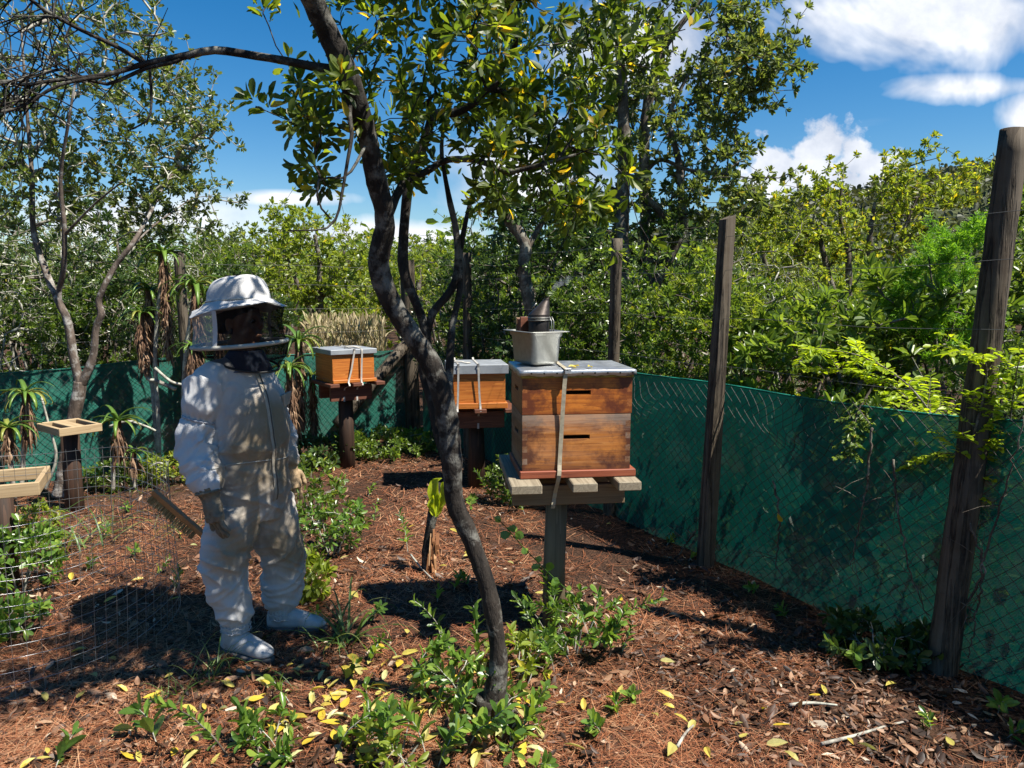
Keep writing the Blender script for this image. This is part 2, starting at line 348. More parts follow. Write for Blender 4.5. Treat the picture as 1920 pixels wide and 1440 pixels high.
# ------------------------------------------------------------------ ground, hill
def hgt(x, y):
    """gentle unevenness of the ground"""
    return .018*noise.noise(Vector((x*1.3, y*1.3, 2))) + .010*noise.noise(Vector((x*4, y*4, 7)))
m, N = newmat('ground_litter')
tc_ = N.n('ShaderNodeTexCoord')
n1 = N.n('ShaderNodeTexNoise', i={'Vector': tc_.outputs['Object'], 'Scale': 38.0, 'Detail': 8, 'Roughness': .7})
n2 = N.n('ShaderNodeTexNoise', i={'Vector': tc_.outputs['Object'], 'Scale': 2.2, 'Detail': 5, 'Roughness': .6})
vo = N.n('ShaderNodeTexVoronoi', i={'Vector': tc_.outputs['Object'], 'Scale': 70.0})
c = N.ramp(n1.outputs[0], [(.3, (.014, .008, .005)), (.5, (.046, .023, .013)), (.75, (.115, .054, .029))])
c = N.mix(N.m('MULTIPLY', N.ramp(n2.outputs[0], [(.5, (0, 0, 0)), (.68, (1, 1, 1))]), .55), c, (.15, .080, .052))
h = N.m('ADD', n1.outputs[0], N.m('MULTIPLY', vo.outputs['Distance'], .8))
bp = N.n('ShaderNodeBump', i={'Strength': .9, 'Distance': .02, 'Height': h})
p = N.n('ShaderNodeBsdfPrincipled', i={'Base Color': c, 'Roughness': .9, 'Normal': bp.outputs[0], 'Specular IOR Level': .2})
out(N, p.outputs[0]); GROUND = m
def axis(lo, hi, fine_lo, fine_hi, step, grow):
    a = list(np.arange(fine_lo, fine_hi+1e-6, step)); s = step
    while a[-1] < hi: s *= grow; a.append(a[-1]+s)
    s = step
    while a[0] > lo: s *= grow; a.insert(0, a[0]-s)
    return np.array(a)
gx = axis(-900, 900, -6, 5, .08, 1.25); gy = axis(-200, 1500, 0.5, 10, .08, 1.25)
X, Y = np.meshgrid(gx, gy)
Z = np.zeros_like(X)
for i in range(X.shape[0]):
    for j in range(X.shape[1]):
        if abs(X[i, j]) < 8 and -1 < Y[i, j] < 12: Z[i, j] = hgt(X[i, j], Y[i, j])
nx = len(gx); idx = np.arange(len(gx)*len(gy)).reshape(len(gy), nx)
Q = np.stack([idx[:-1, :-1], idx[:-1, 1:], idx[1:, 1:], idx[1:, :-1]], -1).reshape(-1, 4)
gr = mobj('ground', mesh_np('ground', np.stack([X, Y, Z], -1).reshape(-1, 3), [Q], GROUND, True)); gr['kind'] = 'structure'

m, N = newmat('hill_bush')
tc_ = N.n('ShaderNodeTexCoord')
n1 = N.n('ShaderNodeTexNoise', i={'Vector': tc_.outputs['Object'], 'Scale': .35, 'Detail': 8, 'Roughness': .75})
vo = N.n('ShaderNodeTexVoronoi', i={'Vector': tc_.outputs['Object'], 'Scale': .5})
c = N.ramp(n1.outputs[0], [(.32, (.030, .045, .018)), (.55, (.070, .085, .035)), (.75, (.14, .135, .07))])
bp = N.n('ShaderNodeBump', i={'Strength': 1.0, 'Distance': 1.2, 'Height': N.m('ADD', N.m('MULTIPLY', vo.outputs['Distance'], -.8), n1.outputs[0])})
p = N.n('ShaderNodeBsdfPrincipled', i={'Base Color': c, 'Roughness': .9, 'Normal': bp.outputs[0], 'Specular IOR Level': .1})
out(N, p.outputs[0]); HILLM = m
# a bush-covered ridge rising to the right behind the trees
hx = np.linspace(-60, 210, 150); hy = np.linspace(95, 260, 70)
def ridge(x, y):
    top = np.interp(x, [-60, 0, 20, 45, 70, 90, 125, 150, 210], [2, 6, 11, 17, 21, 25, 32, 36, 42])
    t = np.clip((y-95)/75, 0, 1); prof = np.sin(t*math.pi/2)**1.2
    return top*prof + (1.6*noise.noise(Vector((x*.08, y*.08, 0))) + .9*noise.noise(Vector((x*.3, y*.3, 3))))*min(1, t*5) - .5
V = np.array([(x, y, ridge(x, y)) for y in hy for x in hx]); nx = len(hx)
idx = np.arange(len(V)).reshape(len(hy), nx)
Q = np.stack([idx[:-1, :-1], idx[:-1, 1:], idx[1:, 1:], idx[1:, :-1]], -1).reshape(-1, 4)
hill = mobj('hill', mesh_np('hill', V, [Q], HILLM, True)); hill['kind'] = 'structure'

# ------------------------------------------------------------------ fence line
def lean_post(name, base, top, r0, r1, mat, parent, square=False, n=16, rough=.05, seed=0.0, cut=0.0, rot=0.0, label=None):
    g = Geo(); base = np.array(base, float); top = np.array(top, float)
    base = base - (top-base)/np.linalg.norm(top-base)*.12
    P = np.linspace(base, top, n); r = np.linspace(r0, r1, n)
    if not square:
        g.tube(P, r, 18, True, 0, rough, seed=seed)
    else:
        ca, sa = math.cos(rot), math.sin(rot); rings = []
        for i in range(n):
            ring = []
            for (x, y) in [(-1, -.9), (0, -1), (1, -.9), (1.06, 0), (1, .9), (0, 1), (-1, .9), (-1.05, 0)]:
                k = 1 + rough*noise.noise(Vector((x*2+seed, y*2, i*.35)))
                xx, yy = x*r[i]*k, y*r[i]*k
                z = cut*xx if i == n-1 else 0
                ring.append(P[i] + np.array([xx*ca-yy*sa, xx*sa+yy*ca, z]))
            rings.append(ring)
        g.loft(rings)
    o = g.obj(name, mat, parent, smooth=not square)
    if label: o['label'] = label
    return o
WIRE = mat_plain('galvanised_wire', (.16, .16, .155), .5, .5, .35, 8, 0)
WIRE_DARK = mat_plain('rusty_chain_link', (.022, .021, .020), .6, .2, .5, 3, 0, c2=(.075, .072, .07))
# shade cloth: knitted green fabric, some light passes
m, N = newmat('green_shade_cloth')
tc_ = N.n('ShaderNodeTexCoord')
mp = N.n('ShaderNodeMapping', i={'Vector': tc_.outputs['Object'], 'Scale': (1, 1, 1)})
wv = N.n('ShaderNodeTexWave', bands_direction='Z', i={'Vector': tc_.outputs['Object'], 'Scale': 55.0, 'Distortion': 1.5, 'Detail': 1})
n1 = N.n('ShaderNodeTexNoise', i={'Vector': tc_.outputs['Object'], 'Scale': 3.2, 'Detail': 7, 'Roughness': .65})
n2 = N.n('ShaderNodeTexNoise', i={'Vector': tc_.outputs['Object'], 'Scale': 60.0, 'Detail': 3})
c = N.ramp(n1.outputs[0], [(.3, (.005, .115, .082)), (.7, (.012, .21, .150))])
c = N.mix(N.m('MULTIPLY', N.ramp(n2.outputs[0], [(.62, (0, 0, 0)), (.75, (1, 1, 1))]), .35), c, (.05, .11, .085))
bp = N.n('ShaderNodeBump', i={'Strength': .9, 'Distance': .006, 'Height': N.m('ADD', wv.outputs[0], N.m('MULTIPLY', n2.outputs[0], .8))})
d1 = N.n('ShaderNodeBsdfPrincipled', i={'Base Color': c, 'Roughness': .55, 'Normal': bp.outputs[0], 'Specular IOR Level': .35})
t1 = N.n('ShaderNodeBsdfTranslucent', i={'Color': N.mix(1.0, c, (1.2, 1.2, 1.2), 'MULTIPLY'), 'Normal': bp.outputs[0]})
mx = N.n('ShaderNodeMixShader', i={0: .10, 1: d1.outputs[0], 2: t1.outputs[0]})
tr = N.n('ShaderNodeBsdfTransparent')
gapf = N.m('ADD', .02, N.m('MULTIPLY', wv.outputs[0], .07))
mx2 = N.n('ShaderNodeMixShader', i={0: gapf, 1: mx.outputs[0], 2: tr.outputs[0]})
out(N, mx2.outputs[0]); CLOTH = m

def fence_run(label, A, B, nout, posts, braces, hang, seed, wires, loose=None, mesh_gain=1.0, ztop=.97, slope=0.0):
    """A..B ground points; nout unit vector to the outside; cloth and chain link fixed outside the posts"""
    A = np.array(A, float); B = np.array(B, float); L = np.linalg.norm(B-A); ex = (B-A)/L; no = np.array([nout[0], nout[1], 0.])
    root = thing('fence', label, 'fence', (A+B)/2*np.array([1, 1, 0]))
    for pp in posts: lean_post('post', parent=root, **pp)
    for (a, b, r) in braces:
        g = Geo(); g.tube(np.linspace(a, b, 8), r, 12, True, 0, .04); g.obj('brace', POST, root)
    top = lambda s: ztop + slope*s + .025*math.sin(s*1.7+seed) + .035*noise.noise(Vector((s*.9, seed, 0)))
    ns = int(L/.05); nz_ = 22; V = []
    for i in range(ns+1):
        s = L*i/ns
        for j in range(nz_+1):
            f = j/nz_; z = -.03 + f*(top(s)+.03)
            b = .045*noise.noise(Vector((s*1.1, z*1.6, seed))) + .030*abs(noise.noise(Vector((s*3.3+z*1.5, z*1.2, seed+4)))) + .008*noise.noise(Vector((s*9, z*5, seed)))
            V.append(A + ex*s + no*(.10 + b) + np.array([0, 0, z]))
    idx = np.arange(len(V)).reshape(ns+1, nz_+1)
    Q = np.stack([idx[:-1, :-1], idx[1:, :-1], idx[1:, 1:], idx[:-1, 1:]], -1).reshape(-1, 4)
    mobj('shade_cloth', mesh_np('shade_cloth', np.array(V), [Q], CLOTH, True), root)
    # hem cord along the top of the cloth
    g = Geo(); g.tube([A + ex*s + no*.095 + np.array([0, 0, top(s)+.004]) for s in np.linspace(0, L, 60)], .006, 5); g.obj('hem', CLOTH, root)
    # chain link: a net of real wires in front of the cloth
    st = .034; ni = int(L/st); nj = int((ztop+.02)/st); node = {}
    def P(i, j):
        k = (i, j)
        if k not in node:
            s = i*st; z = (.01 + j*st)*(ztop+slope*s)/ztop
            q = Vector((s*1.6, z*1.6, seed))
            ds = .022*noise.noise(q) + .006*noise.noise(q*6); dz_ = .018*noise.noise(q+Vector((5, 5, 0))) + .006*noise.noise(q*6+Vector((3, 0, 0)))
            dn = .055 + .02*noise.noise(q*1.3+Vector((0, 9, 0)))
            if loose:
                for (s0, z0, rs) in loose:
                    w = math.exp(-((s-s0)/rs)**2 - ((z-z0)/.16)**2); dn -= .05*w; ds += .05*w*math.sin(z*22); dz_ -= .05*w
            node[k] = A + ex*(s+ds) + no*dn + np.array([0, 0, min(z+dz_, top(s)+.03)])
        return node[k]
    E = []
    for i in range(ni):
        for j in range(nj+1):
            if (i+j) % 2: continue
            for dj in (1, -1):
                if 0 <= j+dj <= nj: E.append((P(i, j), P(i+1, j+dj)))
    E = np.array(E); a, b = E[:, 0], E[:, 1]; d = b-a; d /= np.linalg.norm(d, axis=1)[:, None]
    s1 = np.cross(d, no); s1 /= np.linalg.norm(s1, axis=1)[:, None]; rr = .0016*mesh_gain
    offs = [s1*rr, -.5*s1*rr + .87*rr*no, -.5*s1*rr - .87*rr*no]
    V = np.stack([a+o for o in offs] + [b+o for o in offs], 1).reshape(-1, 3); k = np.arange(len(E))[:, None]*6
    Q = np.concatenate([k+np.array([[0, 1, 4, 3]]), k+np.array([[1, 2, 5, 4]]), k+np.array([[2, 0, 3, 5]])])
    mobj('chain_link', mesh_np('chain_link', V, [Q], WIRE_DARK, True), root, kind='stuff')
    for (z, sag) in wires:
        g = Geo(); pts = [A + ex*s + no*.03 + np.array([0, 0, z - sag*math.sin(s*2.4)**2]) for s in np.linspace(0, L, 40)]
        g.tube(pts, .0012, 4); g.obj('wire', WIRE, root)
    return root
P1, P2, P3, P4 = G(1765, 1262), G(1322, 1062), G(1142, 966), G(775, 812)
fdir = (P2-P1)/np.linalg.norm(P2-P1)
P0 = P1 - fdir*1.5
run_a = P0; run_b = P4
ex_ = (run_b-run_a)/np.linalg.norm(run_b-run_a); nr = np.array([-ex_[1], ex_[0], 0]); nr = nr if nr[0] > 0 else -nr
def on_run(px):
    d = ray(px, 545); d2 = np.array([d[0], d[1]])
    M_ = np.array([[d2[0], -ex_[0]], [d2[1], -ex_[1]]]); t = np.linalg.solve(M_, run_a[:2]); return np.array([d2[0]*t[0], d2[1]*t[0], 0])
P5 = on_run(876)
s_of = lambda q: float(np.dot(np.asarray(q)-run_a, ex_))
posts = [dict(base=P0, top=P0+np.array([.12, 0, 2.2]), r0=.07, r1=.06, mat=POST),
         dict(base=P1, top=U(1903, 243, 3.10), r0=.062, r1=.052, mat=POST, rough=.07, seed=2, n=26, label='thick round leaning post at the right edge, blackened at its foot'),
         dict(base=P2, top=U(1364, 408, 4.36), r0=.040, r1=.033, mat=POST, square=True, cut=.35, rot=.45, label='square grey post in the middle of the green fence'),
         dict(base=P3, top=U(1157, 447, 5.2), r0=.044, r1=.038, mat=POST, rough=.08, seed=4),
         dict(base=P5, top=P5+np.array([0, 0, 1.95]), r0=.048, r1=.042, mat=POST, rough=.06, seed=6),
         dict(base=P4, top=P4+np.array([-.04, 0, 1.93]), r0=.085, r1=.078, mat=POST, rough=.05, seed=8, label='stout corner post with a diagonal brace')]
fence_right = fence_run('green shade cloth fence with chain link along the right side', run_a, run_b, (nr[0], nr[1]), posts, [], 0, 1.3,
                        [(1.18, .01), (1.45, .015), (1.72, .02), (1.9, .01)], loose=[(s_of(on_run(1500)), .95, .30), (s_of(on_run(1200)), .9, .15)], ztop=1.16, slope=-.036)
L0 = G(-160, 945); bdir = (L0-P4)/np.linalg.norm(L0-P4); nb_out = np.array([-bdir[1], bdir[0], 0]); nb_out = nb_out if nb_out[1] > 0 else -nb_out
def on_back(px):
    d = ray(px, 545); M_ = np.array([[d[0], -bdir[0]], [d[1], -bdir[1]]]); t = np.linalg.solve(M_, P4[:2]); return np.array([d[0]*t[0], d[1]*t[0], 0])
q345 = on_back(345)
bposts = [dict(base=q345, top=q345+np.array([-.03, 0, 1.95]), r0=.05, r1=.045, mat=POST, rough=.06, seed=9)]
br = [(P4+np.array([-.05, -.02, 1.02]), P4 + bdir*.95 + np.array([0, 0, .20]), .062)]
fence_back = fence_run('green shade cloth fence along the back, running left from the corner', P4, L0, (nb_out[0], nb_out[1]), bposts, br, 0, 4.1,
                       [(1.18, .01), (1.42, .01), (1.66, .01), (1.85, .01)], mesh_gain=1.1, ztop=.96)
# ------------------------------------------------------------------ vegetation kit
T8 = (np.array([(0, 0, 0), (.34, 0, -.03), (.68, 0, -.07), (1, 0, -.16), (.32, -.34, .05), (.66, -.50, .0), (.91, -.29, -.09), (.32, .34, .05), (.66, .50, .0), (.91, .29, -.09)]),
      np.array([(4, 5, 2, 1), (1, 2, 8, 7), (5, 6, 3, 2), (2, 3, 9, 8)]), np.array([(0, 4, 1), (0, 1, 7)]))       # broad leaf, folded on its midrib
T4 = (np.array([(0, 0, 0), (.42, -.46, .07), (.84, -.40, .02), (1, 0, -.10), (.84, .40, .02), (.42, .46, .07)]), np.array([(0, 1, 2, 3), (0, 3, 4, 5)]), np.zeros((0, 3), int))  # small leaf
T3 = (np.array([(0, -.5, 0), (0, .5, 0), (1, .25, 0), (1, -.25, 0)]), np.array([(0, 1, 2, 3)]), np.zeros((0, 3), int))             # needle
def unit(a): return a/np.maximum(np.linalg.norm(a, axis=-1, keepdims=True), 1e-9)
def leaf_arrays(B, D, Nn, ln, wr, tpl):
    """one leaf per row: base B, direction D, upper normal Nn, length ln, width ratio wr"""
    D = unit(D); S = unit(np.cross(Nn, D)); Nn = np.cross(D, S)
    tv = tpl[0]; L = np.asarray(ln)[:, None, None]
    if tpl is T8 and len(B) > 1: Nn = Nn*np.random.default_rng(len(B)).uniform(-.4, 2.6, (len(B), 1))        # every leaf curls differently
    V = B[:, None] + L*(D[:, None]*tv[None, :, 0:1] + S[:, None]*(tv[None, :, 1:2]*np.asarray(wr)[:, None, None]) + Nn[:, None]*tv[None, :, 2:3])
    k = np.arange(len(B))[:, None, None]*len(tv)
    return V.reshape(-1, 3), (tpl[1][None]+k).reshape(-1, 4), (tpl[2][None]+k).reshape(-1, 3)
def leaf_mesh(name, B, D, Nn, ln, wr, tone, tpl, mat):
    V, Q, T = leaf_arrays(B, D, Nn, ln, wr, tpl)
    return mesh_np(name, V, [Q, T], mat, tpl is T8, np.repeat(tone, len(tpl[0])))
def whorls(P, A, k, th0, th1, rg, up=.25):
    """k leaves round each axis A at P"""
    P = np.repeat(P, k, 0); A = unit(np.repeat(A, k, 0)); n = len(P)
    ref = np.where(np.abs(A[:, 2:3]) < .9, np.array([[0, 0, 1.]]), np.array([[1., 0, 0]]))
    e1 = unit(np.cross(A, ref)); e2 = np.cross(A, e1)
    ph = np.tile(np.arange(k)*2.399, n//k) + np.repeat(rg.random(n//k)*6.28, k) + rg.normal(0, .25, n)
    th = rg.uniform(th0, th1, n)[:, None]
    rad = e1*np.cos(ph)[:, None] + e2*np.sin(ph)[:, None]
    D = A*np.cos(th) + rad*np.sin(th); D[:, 2] += up*.4
    Nn = A*np.sin(th) - rad*np.cos(th); Nn = Nn + rg.normal(0, .35, (n, 3)); Nn[:, 2] += up
    return P + D*.004, unit(D), unit(Nn)
def ellip(rg, n, c, r, shell=.0):
    v = unit(rg.normal(size=(n, 3))); rad = rg.random(n)**(1/3.0)
    rad = shell + (1-shell)*rad
    return np.asarray(c) + v*rad[:, None]*np.asarray(r)
def grow(stems, targets, rg, seg=.12, wig=.05, tip=.0018, pw=2.3, allow=.35, kmax=1e9, lean=.35):
    """stems: list of (pts[n,4] xyz+radius, free_from). Twigs are led from the skeleton to every target."""
    cap = 400000; pos = np.zeros((cap, 3)); dr = np.zeros((cap, 3)); par = np.full(cap, -1); fx = np.zeros(cap); ok = np.zeros(cap, bool)
    n = 0; chains = []
    for si, (pts, free) in enumerate(stems):
        pts = np.asarray(pts, float); L = np.linalg.norm(np.diff(pts[:, :3], axis=0), axis=1).sum()
        S = spline(pts, max(4, int(L/seg)+1)); start = n
        p0 = -1
        if si and n: 
            dd = np.linalg.norm(pos[:n]-S[0, :3], axis=1); p0 = int(dd.argmin())
        ch = []
        for k, q in enumerate(S):
            pos[n] = q[:3]; fx[n] = q[3]; par[n] = n-1 if k else p0; ok[n] = (k/len(S)) >= free
            ch.append(n); n += 1
        t = np.gradient(S[:, :3], axis=0); dr[start:n] = unit(t); chains.append((p0, ch, si))
    T = np.asarray(targets)
    if len(T):
        base = pos[:n][ok[:n]]
        dmin = np.array([np.min(((base-t)**2).sum(1)) for t in T]); T = T[np.argsort(dmin)]
    tips = []
    for t in T:
        idx = np.nonzero(ok[:n])[0]; d = t - pos[idx]; L = np.linalg.norm(d, axis=1); cs = (d*dr[idx]).sum(1)/np.maximum(L, 1e-6)
        cost = L*(1+lean - lean*cs); b = int(cost.argmin()); j = idx[b]; Lb = L[b]
        if Lb > kmax or Lb < seg*.35: continue
        m_ = max(2, int(Lb/seg)); t0 = dr[j]*Lb*.45; d_ = t-pos[j]; ch = []; prev = j
        for k in range(1, m_+1):
            f = k/m_; q = pos[j] + t0*f*(1-f)*(1-f)*1.5 + d_*(f*f*(3-2*f)*.35 + f*.65) + (rg.normal(0, wig*seg, 3) if k < m_ else 0)
            pos[n] = q; par[n] = prev; dr[n] = unit(q-pos[prev]); ok[n] = True; ch.append(n); prev = n; n += 1
        chains.append((j, ch, -1)); tips.append(n-1)
    r = np.zeros(n); acc = np.zeros(n)
    for i in range(n-1, -1, -1):
        r[i] = max(tip, acc[i]**(1/pw))
        if fx[i] > 0: r[i] = fx[i]
        if par[i] >= 0: acc[par[i]] += r[i]**pw if fx[i] == 0 else 0
    return dict(pos=pos[:n], dir=dr[:n], r=r, chains=chains, tips=np.array(tips, int), par=par[:n])
def chain_tube(g, sk, ch, rough=0.0, sides=None, maxfirst=None):
    p0, idx, si = ch; P = sk['pos'][idx]; r = sk['r'][idx]
    if p0 >= 0:
        P = np.vstack([sk['pos'][p0], P]); r = np.concatenate([[min(sk['r'][p0]*.9, r[0]*1.3)], r])
    if len(P) < 2: return
    s = sides or (8 if r[0] > .03 else 5 if r[0] > .010 else 4 if r[0] > .004 else 3)
    g.tube(P, r, s, r[0] > .01, 0, rough)
def leaf_points(sk, rg, per_chain=2, back=3):
    """places on the outer twigs where leaf whorls sit"""
    P, A = [], []
    for p0, ch, si in sk['chains']:
        if si >= 0: continue
        m_ = len(ch); take = [m_-1] + [int(k) for k in rg.integers(max(0, m_-back), m_, per_chain-1)]
        for k in take: P.append(sk['pos'][ch[k]] + rg.normal(0, .006, 3)); A.append(sk['dir'][ch[k]])
    return np.array(P), unit(np.array(A) + rg.normal(0, .25, (len(A), 3)))
def tones(rg, n, yellow=.03, lo=.05, hi=.9):
    t = np.clip(rg.normal(.45, .22, n), lo, hi*.97); y = rg.random(n) < yellow; t[y] = rg.uniform(.92, 1, y.sum()); return t
def inview(P):
    d = P - np.array([0, 0, EYE]); fwd = d[:, 1]*CP - d[:, 2]*SP; up_ = d[:, 1]*SP + d[:, 2]*CP
    x = 960 + FPX*d[:, 0]/np.maximum(fwd, .01); y = 720 - FPX*up_/np.maximum(fwd, .01)
    return (fwd > .2) & (x > 0) & (x < 1920) & (y > 0) & (y < 1440), fwd
def px_stem(rows):
    """rows of (px, py, distance, radius)"""
    return np.array([[*U(a, b, c_), r_] for a, b, c_, r_ in rows])
def blob(rg, n, px, py, y, rpx, rpy, ry, clump=0, cs=.1):
    k = y/FPX; c_ = U(px, py, y); r_ = (rpx*k, ry, rpy*k)
    if not clump: return ellip(rg, n, c_, r_)
    cc = ellip(rg, clump, c_, r_, .15); return cc[rg.integers(0, clump, n)] + rg.normal(0, cs, (n, 3))
LEAFMESH = {}
def leaf_variants(key, mat, tpl, nv, wr, tone_lo, tone_hi, yellow=0, rg=rng):
    if key not in LEAFMESH:
        out_ = []
        for k in range(nv):
            t = tone_lo + (tone_hi-tone_lo)*k/max(1, nv-1)
            tp = (tpl[0]*np.array([1, 1, 1+.8*math.sin(k*2.1)]), tpl[1], tpl[2])
            out_.append(leaf_mesh('leaf', np.zeros((1, 3)), np.array([[1., 0, 0]]), np.array([[0, 0, 1.]]), [1.0], [wr*(1+.15*math.sin(k*1.7))], np.array([t]), tp, mat))
        LEAFMESH[key] = out_
    return LEAFMESH[key]
def place_leaf(me, B, D, Nn, ln, parent):
    D = D/np.linalg.norm(D); S = np.cross(Nn, D); S /= np.linalg.norm(S); Nn = np.cross(D, S)
    M = Matrix(((D[0]*ln, S[0]*ln, Nn[0]*ln, B[0]), (D[1]*ln, S[1]*ln, Nn[1]*ln, B[1]), (D[2]*ln, S[2]*ln, Nn[2]*ln, B[2]), (0, 0, 0, 1)))
    o = bpy.data.objects.new('leaf', me); finish(o, parent); o.matrix_basis = M
    return o
# ------------------------------------------------------------------ trees
def pix_y(P):
    d = P - np.array([0, 0, EYE]); return 720 - FPX*(d[:, 1]*SP + d[:, 2]*CP)/np.maximum(d[:, 1]*CP - d[:, 2]*SP, .01)
def build_tree(name, label, base, stems, targets, mats, leaf, rg, seg=.12, rough=.12, solo_leaves=0, group=None, lp=(2, 3), bark_twig=None,
               wig=.05, tip=.0018, hidden_bare=(), ttip=None, lean=.35, pw=2.3):
    """stems: list of (part name, rows[x,y,z,r], free_from); leaf: dict"""
    root = thing(name, label, 'tree', (base[0], base[1], 0), group)
    sk = grow([(s[1], s[2]) for s in stems], targets, rg, seg=seg, wig=wig, tip=tip, lean=lean, pw=pw)
    for ch in sk['chains']:
        if ch[2] >= 0:
            pn = stems[ch[2]][0]; rows = stems[ch[2]][1]; L = np.linalg.norm(np.diff(rows[:, :3], axis=0), axis=1).sum()
            S = spline(rows, max(8, int(L/(.018 if rows[0, 3] > .03 else .035))))
            r0 = S[0, 3]; g = Geo(); g.tube(S[:, :3], S[:, 3], 26 if r0 > .03 else 9 if r0 > .012 else 6, True, 0, rough if r0 > .012 else rough*.5, seed=ch[2]*3.1)
            g.obj(pn, mats[0], root)
    g = Geo()
    for ch in sk['chains']:
        if ch[2] < 0: chain_tube(g, sk, ch)
    if g.n: g.obj('twigs', mats[1], root, kind='stuff')
    if leaf:
        P, A = leaf_points(sk, rg, *lp)
        if leaf.get('mask') is not None: k_ = leaf['mask'](P); P, A = P[k_], A[k_]
        B, D, Nn = whorls(P, A, leaf['k'], leaf.get('th0', .5), leaf.get('th1', 1.3), rg, leaf.get('up', .25))
        keep = rg.random(len(B)) < leaf.get('keep', .9); B, D, Nn = B[keep], D[keep], Nn[keep]
        B = B + D*rg.uniform(0, leaf.get('spread', .01), (len(B), 1))
        ln = leaf['len']*rg.uniform(.6, 1.25, len(B)); wr = leaf.get('wr', .42)*rg.uniform(.85, 1.2, len(B)); tn = tones(rg, len(B), leaf.get('yellow', .02))
        solo = np.zeros(len(B), bool)
        if solo_leaves:
            vis, dep = inview(B); sz = np.where(vis, ln/dep, 0); solo[np.argsort(-sz)[:solo_leaves]] = True
        cr = mobj('crown', leaf_mesh('crown', B[~solo], D[~solo], Nn[~solo], ln[~solo], wr[~solo], tn[~solo], leaf.get('tpl', T4), leaf['mat']), root, kind='stuff')
        if solo_leaves:
            var = leaf_variants(name+label[:6], leaf['mat'], leaf.get('tpl', T4), 14, leaf.get('wr', .42), .08, .99)
            for i in np.nonzero(solo)[0]:
                k = int(np.clip(round((tn[i]-.08)/.91*13), 0, 13)); place_leaf(var[k], B[i], D[i], Nn[i], ln[i], cr)
        print('TREE', name, len(B))
    return root, sk

# --- the dark crooked tree in front
rg = np.random.default_rng(3)
main = px_stem([(918, 1365, 2.72, .066), (922, 1330, 2.73, .052), (934, 1230, 2.74, .045), (916, 1110, 2.75, .043), (882, 1010, 2.76, .045), (852, 935, 2.76, .046), (846, 860, 2.74, .050),
                (836, 770, 2.72, .051), (812, 690, 2.70, .050), (770, 625, 2.68, .048), (732, 565, 2.65, .047), (711, 495, 2.62, .046), (721, 415, 2.58, .044), (704, 330, 2.53, .042),
                (688, 250, 2.48, .042), (662, 170, 2.42, .044), (632, 100, 2.36, .045), (592, 10, 2.28, .042), (560, -70, 2.2, .04), (540, -200, 2.1, .03)])
sB = px_stem([(846, 875, 2.80, .030), (826, 825, 2.86, .030), (808, 745, 2.90, .028), (794, 690, 2.92, .027), (800, 625, 2.90, .027), (776, 560, 2.88, .024), (757, 508, 2.88, .026), (757, 440, 2.9, .026),
              (768, 335, 2.9, .025), (790, 285, 2.88, .024), (815, 215, 2.86, .025), (850, 212, 2.84, .022), (885, 195, 2.8, .016), (940, 150, 2.75, .010)])
sB2 = px_stem([(801, 622, 2.90, .022), (812, 585, 2.90, .020), (845, 545, 2.92, .019), (858, 500, 2.94, .018), (855, 432, 2.96, .018), (838, 350, 2.98, .013), (828, 270, 3.0, .010), (845, 180, 3.0, .007)])
sC = px_stem([(840, 775, 2.80, .022), (843, 690, 2.84, .021), (848, 612, 2.88, .018), (862, 545, 2.92, .017), (862, 480, 2.95, .015), (872, 420, 3.0, .013), (884, 370, 3.05, .011), (905, 290, 3.1, .008)])
sD = px_stem([(722, 420, 2.60, .018), (742, 370, 2.66, .014), (765, 335, 2.74, .015), (800, 322, 2.8, .013), (838, 300, 2.8, .012), (900, 302, 2.75, .010), (948, 322, 2.7, .009), (1010, 310, 2.66, .007), (1080, 290, 2.62, .005)])
sE = px_stem([(660, 170, 2.43, .016), (655, 215, 2.40, .014), (660, 250, 2.38, .012), (652, 300, 2.36, .010), (640, 370, 2.34, .008), (630, 410, 2.32, .007), (605, 430, 2.30, .005), (540, 432, 2.3, .003)])
sF = px_stem([(690, 265, 2.48, .010), (650, 330, 2.4, .007), (600, 335, 2.35, .006), (597, 380, 2.35, .0055), (620, 410, 2.34, .005)])
sL = px_stem([(626, 132, 2.37, .017), (590, 125, 2.34, .014), (540, 115, 2.32, .012), (470, 103, 2.30, .011), (400, 94, 2.28, .0115), (352, 104, 2.26, .010), (280, 117, 2.24, .008), (200, 140, 2.2, .0065), (110, 150, 2.16, .005), (40, 158, 2.1, .004), (-60, 150, 2.0, .003)])
sL2 = px_stem([(350, 104, 2.26, .008), (320, 118, 2.25, .0065), (276, 127, 2.24, .006), (200, 158, 2.22, .005), (150, 142, 2.2, .0045), (110, 130, 2.18, .004), (40, 150, 2.1, .004), (-40, 160, 2.0, .003)])
sL3 = px_stem([(276, 122, 2.24, .006), (220, 88, 2.2, .006), (150, 55, 2.16, .0055), (70, 10, 2.1, .005), (30, -30, 2.05, .004)])
sL4 = px_stem([(281, 130, 2.24, .004), (284, 190, 2.25, .0035), (277, 225, 2.25, .003), (240, 245, 2.25, .002)])
sL5 = px_stem([(200, 142, 2.2, .005), (110, 160, 2.15, .0045), (40, 200, 2.1, .004), (-40, 215, 2.0, .003)])
for q_ in (main, sB, sB2, sC): q_[:, 3] *= .74
for q_ in (sE, sF): q_[:, 3] *= .55
main[0, 3] = .078; main[1, 3] = .050
stems = [('trunk', main, .62), ('branch', sB, .5), ('branch', sB2, .55), ('branch', sC, .55), ('branch', sD, .3), ('branch', sE, .3), ('branch', sF, .5),
         ('branch', sL, 1.1), ('branch', sL2, 1.1), ('branch', sL3, 1.1), ('branch', sL4, 1.1), ('branch', sL5, 1.1)]
